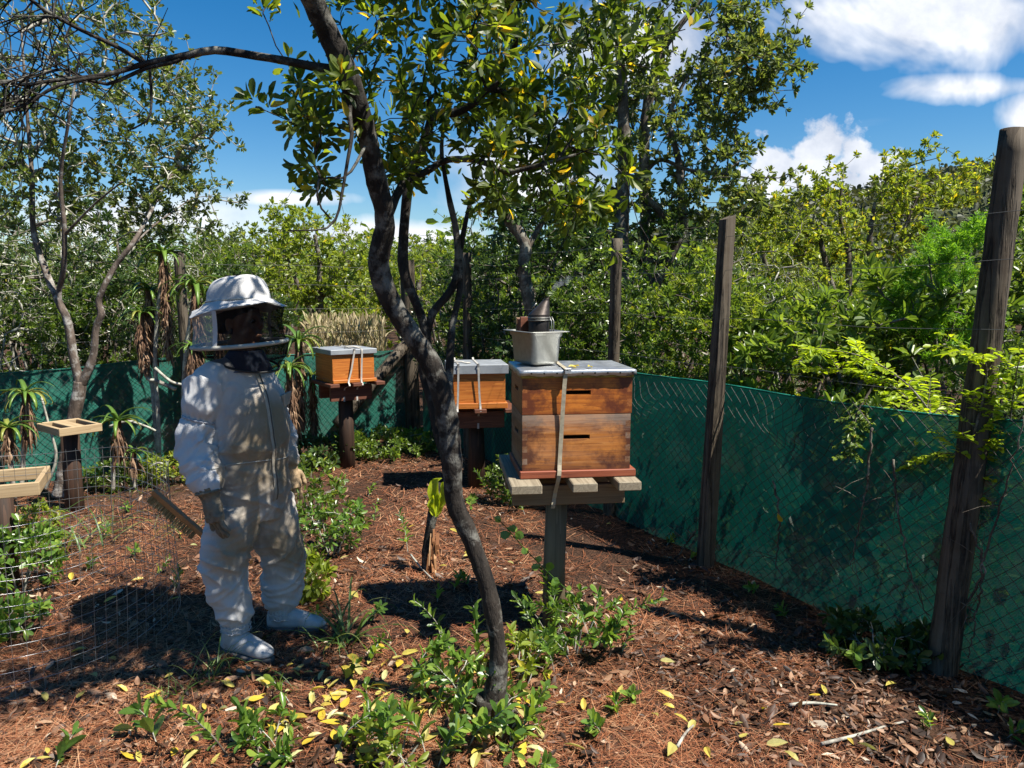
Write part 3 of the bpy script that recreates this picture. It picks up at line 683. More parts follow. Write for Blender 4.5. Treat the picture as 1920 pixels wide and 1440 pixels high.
tg = np.concatenate([blob(rg, 90, 860, 110, 2.8, 260, 150, .6, 40, .10), blob(rg, 56, 1050, 120, 2.7, 150, 150, .5, 22, .10), blob(rg, 32, 1100, 330, 2.7, 110, 130, .35, 14, .09),
                     blob(rg, 36, 800, 250, 2.85, 190, 70, .4, 16, .08), blob(rg, 20, 565, 235, 2.45, 105, 80, .25, 12, .05), blob(rg, 8, 950, 370, 2.7, 90, 40, .2),
                     blob(rg, 60, 900, -200, 2.6, 350, 160, .7, 24, .14), blob(rg, 40, 600, -220, 2.3, 300, 120, .5, 16, .13), ellip(rg, 80, (.30, 2.75, 3.25), (.75, .55, .45))])
near_tree, sk = build_tree('tree', 'dark crooked tree in front with a black leaning trunk and broad olive leaves', G(920, 1345), stems, tg, (BARK_DARK, BARK_DARK),
                           dict(k=7, th0=.4, th1=1.35, len=.046, wr=.40, mask=lambda P: ~((inview(P)[0]) & (pix_y(P) > 480)), mat=LEAF_NEAR, tpl=T8, yellow=.06, keep=.85, up=.2, spread=.03), rg, seg=.06, rough=.15, solo_leaves=300, lp=(4, 8), wig=.12)
# roots breaking the ground at the foot
for k in range(5):
    a_ = k*1.257+.4; b0 = G(920, 1350); g = Geo(); L_ = .13+.05*math.sin(k*2.3)
    pts = [b0+np.array([.03*math.cos(a_), .03*math.sin(a_), .085]), b0+np.array([.055*math.cos(a_), .055*math.sin(a_), .035]), b0+np.array([(.055+L_*.5)*math.cos(a_+.15), (.055+L_*.5)*math.sin(a_+.15), .008]), b0+np.array([(.055+L_)*math.cos(a_+.3), (.055+L_)*math.sin(a_+.3), -.02])]
    g.tube(spline(np.array(pts), 14), np.linspace(.034, .010, 14), 12, True, 0, .25, seed=k); g.obj('root', BARK_DARK, near_tree)
for (t_, a_, sz) in ((.14, 4.3, .014), (.285, 5.3, .012), (.62, 3.7, .013)):      # knots and scars on the trunk
    S_ = spline(main, 60); q_ = S_[int(t_*59)]; n_ = np.array([math.cos(a_), math.sin(a_), 0]); c0 = q_[:3] + n_*q_[3]*.72; g = Geo()
    g.loft([[c0 + n_*h_*sz + (np.array([-n_[1], n_[0], 0])*math.cos(u)*.9 + np.array([0, 0, 1.3])*math.sin(u))*r_*sz for u in np.arange(12)*.5236] for h_, r_ in ((0, 1.25), (.5, 1.1), (.78, .8), (.80, .55), (.45, .30))]); g.obj('knot', BARK_DARK, near_tree)
# fine bare twigs on the overhanging branch at the upper left
g = Geo(); rb = np.random.default_rng(8)
for k in range(110):
    s0 = [sL, sL2, sL3, sL5][k % 4]; q = spline(s0, 40)[rb.integers(20, 39)]; d = unit(rb.normal(size=3)*np.array([1, .5, .9]) + np.array([-.8, 0, .1]))
    pts = [q[:3]]
    for j in range(rb.integers(3, 7)): d = unit(d + rb.normal(0, .22, 3)); pts.append(pts[-1] + d*.055)
    g.tube(pts, np.linspace(.0026, .0010, len(pts)), 3, False)
g.obj('twigs', BARK_DARK, near_tree, kind='stuff')

# --- grey-barked tree on the left, in front of the back fence
rg = np.random.default_rng(21)
d0 = 5.75
# left tree stems
tr = px_stem([(112, 930, d0, .075), (118, 890, d0, .066), (128, 834, d0, .062), (147, 740, d0, .064), (150, 715, d0, .058)])
l1 = px_stem([(150, 718, d0, .05), (140, 680, d0, .043), (127, 604, d0, .038), (111, 568, d0, .035), (87, 512, 5.8, .032), (63, 433, 5.85, .028), (60, 333, 5.9, .022), (50, 200, 6, .016), (40, 60, 6, .01)])
l2 = px_stem([(112, 572, d0, .026), (111, 543, d0, .026), (119, 507, 5.7, .025), (121, 433, 5.65, .024), (114, 333, 5.6, .018), (130, 220, 5.5, .013), (150, 100, 5.5, .009)])
l3 = px_stem([(152, 722, d0, .045), (174, 670, d0, .037), (180, 617, d0, .033), (190, 588, d0, .034), (185, 565, d0, .030), (196, 536, d0, .028), (216, 499, 5.8, .026), (250, 454, 5.85, .022), (279, 404, 6.2, .018), (318, 332, 6.6, .013), (360, 308, 6.8, .009)])
l4 = px_stem([(121, 440, 5.65, .014), (150, 410, 5.6, .012), (180, 380, 5.5, .010), (230, 340, 5.4, .007)])
l5 = px_stem([(236, 474, 5.8, .012), (280, 430, 6.1, .010), (320, 400, 6.5, .008), (370, 370, 6.8, .005), (440, 372, 6.9, .003)])
for q_ in (tr, l1, l2, l3, l4, l5): q_[:, 3] *= .74
tg = np.concatenate([blob(rg, 430, 150, 170, 6.4, 235, 230, 1.0, 110, .12), blob(rg, 200, 320, 250, 6.9, 120, 140, .6, 50, .10), blob(rg, 130, 60, 350, 6.0, 120, 120, .7, 36, .12),
                     blob(rg, 90, 340, 390, 6.9, 120, 70, .4, 26, .08), blob(rg, 80, 120, -120, 5.8, 260, 120, 1.0, 30, .15), blob(rg, 50, 210, 390, 6.2, 100, 70, .5, 16, .1)])
tree_left, _ = build_tree('tree', 'grey barked forked tree rising behind the empty hive stand at the left', G(112, 925), [('trunk', tr, 2), ('branch', l1, .4), ('branch', l2, .4), ('branch', l3, .45), ('branch', l4, .3), ('branch', l5, .3)], tg,
                          (BARK_GREY, BARK_TWIG), dict(k=6, len=.046, wr=.46, mat=LEAF_GREY, tpl=T4, yellow=.015, keep=.78), rg, seg=.10, rough=.10, lp=(4, 6), tip=.0034, wig=.13)

# --- tall tree beyond the fence, right of the middle
rg = np.random.default_rng(31)
t1 = px_stem([(1168, 900, 8.2, .09), (1168, 700, 8.2, .085), (1166, 433, 8.2, .075), (1171, 283, 8.2, .065), (1166, 150, 8.2, .05), (1158, 60, 8.2, .035), (1150, -80, 8.2, .02)])
t2 = px_stem([(1205, 880, 8.5, .08), (1215, 600, 8.5, .07), (1208, 300, 8.5, .06), (1214, 200, 8.5, .055), (1240, 100, 8.5, .042), (1292, 27, 8.5, .028), (1350, -40, 8.5, .02)])
t3 = px_stem([(1216, 560, 8.5, .06), (1275, 440, 8.4, .05), (1278, 380, 8.4, .042), (1272, 300, 8.4, .035), (1255, 220, 8.4, .025), (1290, 140, 8.4, .015)])
t4 = px_stem([(1270, 450, 8.4, .04), (1235, 395, 8.3, .035), (1215, 370, 8.3, .028), (1190, 320, 8.3, .018)])
t5 = px_stem([(1210, 320, 8.5, .03), (1240, 300, 8.4, .022), (1290, 318, 8.2, .018), (1350, 325, 8.1, .012), (1410, 335, 8.0, .006)])
tg = np.concatenate([blob(rg, 360, 1280, 150, 8.4, 195, 190, 1.2, 90, .14), blob(rg, 130, 1400, 130, 8.4, 85, 110, .7, 34, .10), blob(rg, 160, 1340, 370, 8.3, 130, 90, .8, 40, .11), blob(rg, 160, 1120, 230, 8.6, 130, 200, .8, 40, .13),
                     blob(rg, 70, 1240, -110, 8.4, 220, 90, 1.0, 24, .18), blob(rg, 70, 1150, 440, 8.6, 140, 80, .6, 22, .1), blob(rg, 50, 1000, 120, 8.8, 160, 160, .8, 16, .15)])
build_tree('tree', 'tall open tree beyond the fence behind the main hive, its crown reaching the clouds', (U(1168, 700, 8.2)[0], 8.2), [('trunk', t1, .45), ('branch', t2, .45), ('branch', t3, .3), ('branch', t4, .3), ('branch', t5, .3)], tg,
           (BARK_MID, BARK_MID), dict(k=7, len=.068, wr=.42, mat=LEAF_GREY, tpl=T4, yellow=.03, keep=.88), rg, seg=.13, lp=(4, 6), tip=.0035, wig=.12)

# --- bent trunk behind the smoker
rg = np.random.default_rng(33)
b1 = px_stem([(1010, 760, 6.9, .07), (1004, 620, 6.9, .062), (990, 555, 6.9, .058), (982, 500, 6.9, .055), (985, 460, 6.9, .05), (960, 420, 6.9, .05), (942, 395, 6.9, .047), (938, 370, 6.9, .040)])
b2 = px_stem([(985, 470, 6.9, .03), (1015, 420, 7.0, .024), (1040, 370, 7.1, .018), (1080, 330, 7.2, .01)])
tg = np.concatenate([blob(rg, 90, 1040, 420, 7.1, 110, 70, .5, 24, .08), blob(rg, 50, 960, 380, 7.0, 70, 50, .4, 14, .08)])
build_tree('tree', 'bent mossy trunk standing behind the smoker, with a thin dark crown', (b1[0, 0], 6.9), [('trunk', b1, .7), ('branch', b2, .2)], tg, (BARK_MID, BARK_MID),
           dict(k=7, len=.062, wr=.4, mat=LEAF_DARK, tpl=T4, yellow=0), rg, seg=.1, lp=(3, 4), tip=.003)

# --- yellow-green trees beyond the right fence
rg = np.random.default_rng(35)
def spread_tree(label, px, base_y, y, rows, blobs, mat, leaflen, k, seed, bark=BARK_MID, yellow=.05, seg=.16, tip=.004, lp=(3, 5), group=None, wr=.42):
    rg_ = np.random.default_rng(seed); st = [('trunk' if i == 0 else 'branch', px_stem(r), .35) for i, r in enumerate(rows)]
    tg_ = np.concatenate([blob(rg_, *b[:1], *b[1:]) for b in blobs])
    return build_tree('tree', label, (U(px, base_y, y)[0], y), st, tg_, (bark, bark), dict(k=k, len=leaflen, wr=wr, mat=mat, tpl=T4, yellow=yellow), rg_, seg=seg, lp=lp, tip=tip, group=group, wig=.10)
y0 = 10.5
spread_tree('yellow green many stemmed tree below the white cloud, beyond the right fence', 1600, 760, y0,
            [[(1604, 790, y0, .10), (1602, 640, y0, .085), (1590, 590, y0, .06), (1560, 540, y0, .05), (1545, 480, y0, .035), (1530, 420, y0, .02)],
             [(1602, 640, y0, .07), (1592, 570, y0, .05), (1590, 480, y0, .04), (1575, 400, y0, .025), (1580, 340, y0, .015)],
             [(1640, 760, y0+.3, .09), (1650, 620, y0+.3, .07), (1640, 540, y0+.3, .055), (1630, 460, y0+.3, .04), (1640, 380, y0+.3, .02)],
             [(1652, 620, y0+.3, .06), (1680, 540, y0+.3, .045), (1690, 450, y0+.3, .03), (1720, 370, y0+.3, .02)]],
            [(170, 1640, 400, y0, 160, 90, 1.2, 46, .14), (120, 1740, 350, y0+.3, 95, 75, .8, 30, .13), (120, 1500, 420, y0, 90, 80, .8, 34, .13), (50, 1540, 560, y0, 130, 60, .9, 20, .14)],
            LEAF_LIGHT, .070, 7, 41, yellow=.10, lp=(4, 5))
y0 = 12.0
spread_tree('open dark stemmed tree between the square post and the yellow green tree', 1450, 760, y0,
            [[(1450, 760, y0, .08), (1455, 600, y0, .065), (1440, 520, y0, .045), (1425, 450, y0, .03), (1415, 400, y0, .015)], [(1454, 610, y0, .045), (1475, 530, y0, .035), (1490, 460, y0, .02)], [(1445, 560, y0, .035), (1415, 520, y0, .025), (1395, 470, y0, .015)]],
            [(90, 1440, 450, y0, 85, 70, .9, 30, .13), (50, 1480, 520, y0, 60, 50, .7, 18, .13)], LEAF_LIGHT, .065, 6, 48, yellow=.05, lp=(4, 5))
y0 = 6.4
spread_tree('green bushy tree right behind the thick leaning post', 1900, 800, y0,
            [[(1905, 900, y0, .06), (1900, 700, y0, .05), (1880, 560, y0, .035), (1870, 450, y0, .02)], [(1900, 690, y0, .03), (1950, 520, y0, .025), (1980, 400, y0, .015)]],
            [(110, 1885, 480, y0, 60, 100, .5, 30, .09), (50, 1970, 540, y0, 80, 90, .6, 16, .12), (60, 1890, 640, y0, 80, 60, .5, 20, .1)], LEAF_MID, .058, 7, 43, yellow=.01, seg=.12)
# --- pale tree between the beekeeper and the corner post
y0 = 13.0
spread_tree('light green fine tree in the open, seen between the veil and the corner post', 600, 650, y0,
            [[(603, 690, y0, .09), (601, 600, y0, .075), (597, 550, y0, .06), (600, 500, y0, .045), (590, 440, y0, .03)], [(601, 610, y0, .05), (570, 560, y0, .04), (545, 500, y0, .03), (530, 460, y0, .02)],
             [(598, 570, y0, .04), (630, 510, y0, .03), (650, 460, y0, .02)]],
            [(220, 590, 480, y0, 105, 80, 1.1, 60, .16), (110, 640, 540, y0, 70, 80, .8, 30, .15), (80, 545, 440, y0, 60, 50, .7, 20, .14)], LEAF_LIGHT, .085, 6, 45, yellow=.02)
y0 = 17.0
spread_tree('grey green twiggy tree far behind the hat', 450, 640, y0,
            [[(455, 690, y0, .1), (455, 600, y0, .08), (450, 520, y0, .05), (445, 470, y0, .03)], [(455, 590, y0, .05), (480, 520, y0, .035), (495, 470, y0, .02)]],
            [(170, 450, 490, y0, 85, 60, 1.3, 50, .2), (80, 400, 520, y0, 60, 50, 1.0, 24, .2)], LEAF_GREY, .10, 6, 46, yellow=.0, tip=.006)
y0 = 15.0
spread_tree('bright green tree just right of the corner post, behind the front tree trunk', 790, 640, y0,
            [[(792, 700, y0, .09), (790, 600, y0, .07), (785, 540, y0, .05), (790, 490, y0, .03)]],
            [(220, 790, 540, y0, 85, 75, 1.2, 60, .18), (80, 720, 570, y0, 50, 60, .9, 24, .18)], LEAF_LIGHT, .09, 6, 47, yellow=.02)

# --- shrubs beyond the fence: a few kinds, copied
def make_shrub(key, rg, h, r, nt, mat, llen, k, wr=.42, bark=BARK_MID, tpl=T4, seg=.14, stems_n=5, yellow=.02, lp=(3, 5), tip=.0035, low=.25, clump=46):
    st = []
    for i in range(stems_n):
        a = i*2*math.pi/stems_n + rg.uniform(-.4, .4); rr = r*rg.uniform(.15, .45)
        st.append((np.array([[.06*math.cos(a), .06*math.sin(a), 0, .03], [rr*.5*math.cos(a), rr*.5*math.sin(a), h*.3, .022], [rr*math.cos(a+.3), rr*math.sin(a+.3), h*.62, .014]]), .25))
    cc = ellip(rg, clump, (0, 0, h*(low+(1-low)/2)), (r, r, h*(1-low)/2), .45); tg = cc[rg.integers(0, clump, nt)] + rg.normal(0, r*.13, (nt, 3)); tg = tg[tg[:, 2] > .05]
    sk = grow(st, tg, rg, seg=seg, tip=tip, wig=.1)
    g = Geo()
    for ch in sk['chains']: chain_tube(g, sk, ch)
    P, A = leaf_points(sk, rg, *lp); B, D, Nn = whorls(P, A, k, .5, 1.35, rg)
    B = B + D*rg.uniform(0, .02, (len(B), 1))
    cr = leaf_mesh('foliage', B, D, Nn, llen*rg.uniform(.6, 1.25, len(B)), wr*rg.uniform(.8, 1.2, len(B)), tones(rg, len(B), yellow), tpl, mat)
    return (g.mesh('stems', bark), cr, h, r)
rg = np.random.default_rng(51)
KIND = {'dark': make_shrub('dark', rg, 2.2, .95, 340, LEAF_DARK, .048, 8, .40, lp=(4, 6)), 'mid': make_shrub('mid', rg, 2.0, .95, 330, LEAF_MID, .045, 8, .42, lp=(4, 6)), 'light': make_shrub('light', rg, 2.2, 1.0, 270, LEAF_LIGHT, .046, 8, .42, lp=(4, 6)),
        'twiggy': make_shrub('twiggy', rg, 2.6, 1.15, 420, LEAF_GREY, .045, 4, .45, BARK_TWIG, tip=.0045, lp=(3, 6)), 'glossy': make_shrub('glossy', rg, 1.7, .8, 260, LEAF_MID, .085, 7, .36, yellow=.01)}
def put_shrub(kind, px, y, h, label, group, rot, wide=1.0, name='shrub', base=None):
    stm, crm, h0, r0 = KIND[kind]; b = np.array([U(px, 545, y)[0], y, 0]) if base is None else np.array(base, float)
    o = bpy.data.objects.new(name, None); C.objects.link(o); o.location = b; o.rotation_euler = (0, 0, rot); s = h/h0; o.scale = (s*wide, s*wide, s)
    tag(o, label, 'shrub', group)
    for nm, me in (('stems', stm), ('foliage', crm)):
        c_ = bpy.data.objects.new(nm, me); C.objects.link(c_); c_.parent = o; c_['kind'] = 'stuff'
    return o
S = put_shrub
# right of the main hive, along the outside of the right fence
S('mid', 1235, 6.6, 2.0, 'leafy shrub over the green fence just right of the main hive', None, .3)
S('mid', 1330, 6.3, 1.75, 'green shrub behind the square grey fence post', None, 1.6, 1.1)
S('light', 1430, 6.0, 1.95, 'pale green shrub over the fence right of the square post', None, 2.9)
S('mid', 1530, 5.6, 1.55, 'low bright shrub pressing over the fence below the yellow green tree', None, 4.0, 1.15)
S('glossy', 1640, 5.2, 1.65, 'glossy leaved shrub behind the lime spray on the fence', None, 5.1, 1.1)
S('mid', 1780, 5.6, 1.6, 'shrub behind the fence just left of the thick leaning post', None, .9)
S('dark', 1975, 5.2, 1.4, 'dark shrub at the right edge behind the leaning post', None, 2.2)
S('twiggy', 1390, 8.2, 2.0, 'tall thin shrub below the drooping crown of the tall tree', None, 3.3)
S('twiggy', 1480, 9.0, 1.8, 'grey twiggy bush between the square post and the yellow green tree', None, .5)
S('dark', 1600, 9.2, 1.45, 'dark shrub in the shade under the yellow green tree', None, 1.4, 1.3)
S('twiggy', 1730, 9.0, 1.6, 'thin bush behind the feathery shrub', None, 4.4)
S('light', 1790, 12.5, 2.5, 'pale bushy tree top left of the leaning post', None, 2.0)
S('light', 1430, 15.0, 3.3, 'rounded bush below the hill beside the cloud', None, 1.0)
# behind the main hive and the smoker
S('dark', 930, 8.0, 2.0, 'dark glossy shrub left of the smoker', None, .7, 1.0)
S('dark', 1060, 7.4, 2.15, 'dense dark shrub right behind the smoker and steel pan', None, 2.4, 1.05)
S('dark', 1130, 8.3, 2.6, 'dark shrub at the foot of the tall open tree', None, 4.1)
S('mid', 1130, 6.6, 1.55, 'green shrub beside the slim fence post behind the main hive', None, 5.2, .9)
S('mid', 1010, 10.0, 2.7, 'green bush behind the bent trunk', None, 1.2)
# back left
S('twiggy', 30, 8.8, 2.5, 'grey twiggy bush behind the back fence at the left edge', None, .2)
S('dark', 130, 9.4, 2.7, 'dark bush behind the forked tree beyond the back fence', None, 1.8)
S('twiggy', 230, 9.6, 2.4, 'twiggy bush beyond the back fence right of the forked tree', None, 3.0)
S('mid', 330, 11.0, 2.4, 'green bush behind the tall aloes', None, 4.0)
S('light', 430, 13.0, 2.2, 'pale bush behind the beekeeper', None, .6, 1.2)
S('dark', -60, 10.5, 2.7, 'tall dark bush at the far left edge', None, 2.5, 1.1)
S('twiggy', 60, 12.5, 3.0, 'tall grey twiggy bush behind the forked tree crown', None, 5.5)
S('twiggy', 230, 14.0, 3.0, 'grey green thicket seen through the forked tree', None, 3.7)
S('twiggy', 340, 16.0, 3.1, 'grey bush far behind the tallest aloe', None, 1.1)
S('light', 520, 16.5, 3.0, 'pale bush far behind the hat', None, 2.2)
S('light', 690, 18.0, 2.9, 'yellow green bush far behind the single hive', None, .4, 1.2)
S('mid', 840, 12.0, 2.3, 'green bush behind the twin stems of the front tree', None, 3.1)
S('light', 880, 19.0, 3.2, 'far pale bush between the front tree stems', None, 5.0, 1.2)
S('mid', 760, 22.0, 3.3, 'distant rounded bush above the corner post', None, 1.9, 1.3)
S('twiggy', -30, 7.8, 1.9, 'grey low bush right behind the back fence at the left edge', None, 4.2)
S('mid', 60, 8.2, 1.7, 'green low bush behind the back fence left of the forked trunk', None, .8, 1.1)
S('dark', 190, 8.6, 1.8, 'dark low bush just behind the fence right of the forked trunk', None, 2.9, 1.1)
S('mid', 270, 9.0, 1.9, 'green low bush behind the tall aloe skirts', None, 5.7)
S('dark', 420, 10.0, 1.9, 'dark bush behind the beekeeper shoulder', None, 3.6)
# far bush belt: one mass
rg = np.random.default_rng(61); nb_ = 26000
ax = rg.uniform(-.95, .95, nb_); yy = rg.uniform(24, 70, nb_); xx = ax*yy
top = 1.0 + 2.6*(.5+.5*np.sin(ax*23+yy*.4))*(.6+.4*np.sin(ax*61)) + .03*yy
zz = rg.random(nb_)**.6*top
B = np.stack([xx, yy, zz], 1); D = unit(rg.normal(size=(nb_, 3)) + np.array([0, 0, .5])); Nn = unit(rg.normal(size=(nb_, 3)) + np.array([0, 0, 1.]))
far = mobj('far_bush', leaf_mesh('far_bush', B, D, Nn, .30*rg.uniform(.5, 1.4, nb_)*(yy/40+.4), np.full(nb_, .6), tones(rg, nb_, .02), T4, LEAF_MID), label='belt of bush in the distance beyond the fence', cat='bush', kind='stuff')
nb_ = 30000; hxx = rg.uniform(-40, 200, nb_); hyy = rg.uniform(97, 200, nb_); hz = np.array([ridge(a, b) for a, b in zip(hxx, hyy)])
B = np.stack([hxx, hyy, hz + rg.random(nb_)**2*2.4], 1); D = unit(rg.normal(size=(nb_, 3)) + np.array([0, 0, .6])); Nn = unit(rg.normal(size=(nb_, 3)) + np.array([0, 0, 1.]))
mobj('hill_bush', leaf_mesh('hill_bush', B, D, Nn, 1.1*rg.uniform(.5, 1.5, nb_), np.full(nb_, .7), tones(rg, nb_, 0), T4, LEAF_HILL), label='low bush covering the hill behind the trees', cat='bush', kind='stuff')
# ------------------------------------------------------------------ hives and stands
def grid_solid(xs, ys, zs, mask):
    mask = np.asarray(mask, bool); nx_, ny_, nz_ = mask.shape; V = {}; F = []
    def vid(i, j, k):
        if (i, j, k) not in V: V[(i, j, k)] = len(V)
        return V[(i, j, k)]
    Mp = np.pad(mask, 1)
    for i in range(nx_):
        for j in range(ny_):
            for k in range(nz_):
                if not mask[i, j, k]: continue
                for (d, q) in (((-1, 0, 0), [(0, 0, 0), (0, 0, 1), (0, 1, 1), (0, 1, 0)]), ((1, 0, 0), [(1, 0, 0), (1, 1, 0), (1, 1, 1), (1, 0, 1)]),
                               ((0, -1, 0), [(0, 0, 0), (1, 0, 0), (1, 0, 1), (0, 0, 1)]), ((0, 1, 0), [(0, 1, 0), (0, 1, 1), (1, 1, 1), (1, 1, 0)]),
                               ((0, 0, -1), [(0, 0, 0), (0, 1, 0), (1, 1, 0), (1, 0, 0)]), ((0, 0, 1), [(0, 0, 1), (1, 0, 1), (1, 1, 1), (0, 1, 1)])):
                    if not Mp[i+1+d[0], j+1+d[1], k+1+d[2]]: F.append([vid(i+a, j+b, k+c_) for a, b, c_ in q])
    P = np.array([(xs[a], ys[b], zs[c_]) for (a, b, c_) in V]); return P, np.array(F)
def Mloc(loc, rz): return Matrix.Translation(Vector([float(v) for v in loc])) @ Matrix.Rotation(rz, 4, 'Z')
def lmesh(name, geo_or_PF, mat, parent, smooth=False, **kw):
    """mesh in the local space of its thing"""
    me = mesh_np(name, geo_or_PF[0], [geo_or_PF[1]], mat, smooth) if isinstance(geo_or_PF, tuple) else geo_or_PF.mesh(name, mat, smooth)
    o = bpy.data.objects.new(name, me); C.objects.link(o); o.parent = parent
    return tag(o, **kw)
def lbox(name, lo, hi, mat, parent, bev=.003, M=None, **kw):
    g = Geo(); g.box(lo, hi, M); o = lmesh(name, g, mat, parent, **kw)
    if bev: bevel_obj(o, bev, 1)
    return o
def hive_board(along, w, h, t, z0, fixed, outsign, fingers, slot, mat, parent, name, shift=0.0):
    """a board of a hive body: finger joints at both ends and a recessed hand hold; along 0: runs in x, 1: runs in y"""
    zs = sorted(set([z0+h*k/fingers for k in range(fingers+1)] + ([z0+slot[1]-slot[3]/2, z0+slot[1]+slot[3]/2] if slot else [])))
    us = [-w/2, -w/2+t] + ([slot[0]-slot[2]/2, slot[0]+slot[2]/2] if slot else []) + [w/2-t, w/2]
    ts = [0, t*.62, t]; mask = np.ones((len(us)-1, 2, len(zs)-1), bool)
    for k in range(len(zs)-1):
        zc = (zs[k]+zs[k+1])/2; f = int((zc-z0)/h*fingers)
        if (f + along) % 2: mask[0, :, k] = False; mask[-1, :, k] = False
        if slot and abs(zc-(z0+slot[1])) < slot[3]/2: mask[2, :, k] = False
    ys_ = [fixed + outsign*(-v) for v in ts]
    P, F = grid_solid(us, ts, zs, mask); Q = P.copy()
    Q[:, 0] = P[:, 0]; Q[:, 1] = fixed - outsign*P[:, 1]
    if along == 1: Q = Q[:, [1, 0, 2]]
    Q = Q*np.array([1, 1, .9985]) + np.array([0, 0, z0*.0015])
    return lmesh(name, (Q, F), mat, parent)
def hive_body(parent, name, cx, cy, w, l, z0, h, mx_, my_, fingers=7, slot=True, t=.022):
    sf = (0.0, h*.60, .118, .019) if slot else None
    obs = [hive_board(0, w, h, t, z0, -l/2, -1, fingers, sf, mx_, parent, name), hive_board(0, w, h, t, z0, l/2, 1, fingers, sf, mx_, parent, name),
           hive_board(1, l, h, t, z0, -w/2, -1, fingers, sf, my_, parent, name), hive_board(1, l, h, t, z0, w/2, 1, fingers, sf, my_, parent, name)]
    for o in obs: o.location = (cx, cy, 0)
    return obs
TIN = mat_plain('galvanised_tin', (.50, .52, .54), .38, .75, .35, 14, .5, spec=.5)
TINPAINT = mat_plain('painted_lid', (.27, .29, .31), .5, .15, .22, 10, .25)
YELLOWRIM = mat_plain('propolis_rim', (.34, .24, .03), .6, 0, .55, 26, .3)
STRAP = mat_plain('webbing_strap', (.40, .35, .25), .75, 0, .35, 40, .3)
STRAPW = mat_plain('pale_strap', (.40, .38, .34), .75, 0, .25, 40, .3)
STEEL = mat_plain('stainless_steel', (.36, .36, .33), .48, .85, .25, 30, .12)
SOOT = mat_plain('sooty_can', (.022, .018, .016), .5, .5, .6, 22, .4)
COPPER = mat_plain('smoked_metal', (.075, .062, .055), .5, .7, .6, 18, .4)
BELLOW = mat_plain('bellows_leather', (.16, .055, .030), .6, 0, .4, 40, .3)
def tin_lid(parent, cx, cy, w, l, z0, h, mat, wavy=.006, rim=None):
    g = Geo(); n = 26; per = []
    for (x0, y0, x1, y1) in ((-w/2, -l/2, w/2, -l/2), (w/2, -l/2, w/2, l/2), (w/2, l/2, -w/2, l/2), (-w/2, l/2, -w/2, -l/2)):
        for k in range(n): per.append((x0+(x1-x0)*k/n, y0+(y1-y0)*k/n))
    per = np.array(per); rr = np.random.default_rng(int(cx*100)+5)
    wv_ = np.array([wavy*(noise.noise(Vector((p[0]*30, p[1]*30, 1)))+.5*noise.noise(Vector((p[0]*80, p[1]*80, 4)))) for p in per])
    low = np.column_stack([per*1.004 + np.array([cx, cy]), np.full(len(per), z0) + wv_])
    mid = np.column_stack([per*1.000 + np.array([cx, cy]), np.full(len(per), z0+h-.004) + wv_*.1])
    up_ = np.column_stack([per*.985 + np.array([cx, cy]), np.full(len(per), z0+h)])
    inn = np.column_stack([per*.5 + np.array([cx, cy]), np.full(len(per), z0+h+.002) + .003*np.sin(np.arange(len(per)))])
    g.loft([low, mid, up_, inn], True, True); return lmesh('lid', g, mat, parent, True)
def ribbon(pts, width, thick, wdir):
    """flat strap along pts with its width along wdir"""
    P = np.asarray(pts, float); T = unit(np.gradient(P, axis=0)); Wd = unit(np.asarray(wdir, float) - T*(T@np.asarray(wdir, float))[:, None]); Nn = np.cross(T, Wd)
    g = Geo(); g.loft([[p-w*width/2-n*thick, p+w*width/2-n*thick, p+w*width/2+n*thick, p-w*width/2+n*thick] for p, w, n in zip(P, Wd, Nn)]); return g

# --- main hive: two boxes on a post
hb = G(1038, 1172); rz = R(6.5)
stand = thing('hive_stand', 'round post stand with three grey planks and a cross board carrying the main hive', 'hive stand', hb, None, rz)
zt = .735; ox = .062
g = Geo(); g.tube([(0, 0, -.12), (0, 0, .3), (.012, 0, .655)], [.056, .052, .050], 20, True, 0, .04); lmesh('post', g, POST_PALE, stand, True)
for yb in (-.150, .150): lbox('cross_board', (ox-.280, yb-.02, zt-.092), (ox+.232, yb+.02, zt-.001), PLANK_X, stand, .003)
for (x0, x1, yf) in ((-.300, -.165, -.325), (-.035, .075, -.315), (.165, .268, -.31)):
    g = Geo(); M_ = Matrix.Rotation(R(random.uniform(-1, 1)), 4, 'Z'); g.box((ox+x0, yf, zt), (ox+x1, .31, zt+.041), M_); o = lmesh('plank', g, PLANK_Y, stand); bevel_obj(o, .004, 1)
hive = thing('beehive', 'large two storey wooden beehive with a tin lid, nearest to the camera', 'beehive', hb, None, rz)
HW, HL = .490, .415; z0 = zt+.043
lbox('floor_board', (ox-HW/2-.008, -HL/2-.012, z0), (ox+HW/2+.022, HL/2, z0+.033), FLOORW, hive, .003)
zb = z0+.034
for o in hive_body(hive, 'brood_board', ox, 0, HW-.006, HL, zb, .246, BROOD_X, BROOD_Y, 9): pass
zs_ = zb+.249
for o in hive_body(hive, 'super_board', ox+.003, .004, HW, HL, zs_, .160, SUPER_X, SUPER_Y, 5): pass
zl = zs_+.161
lbox('lid_rim', (ox-HW/2-.004, -HL/2-.006, zl), (ox+HW/2+.008, HL/2+.006, zl+.020), YELLOWRIM, hive, .002)
tin_lid(hive, ox+.003, 0, HW+.026, HL+.03, zl+.010, .026, TIN, .007)
ztop = zl+.036+.004
sx = ox-.065
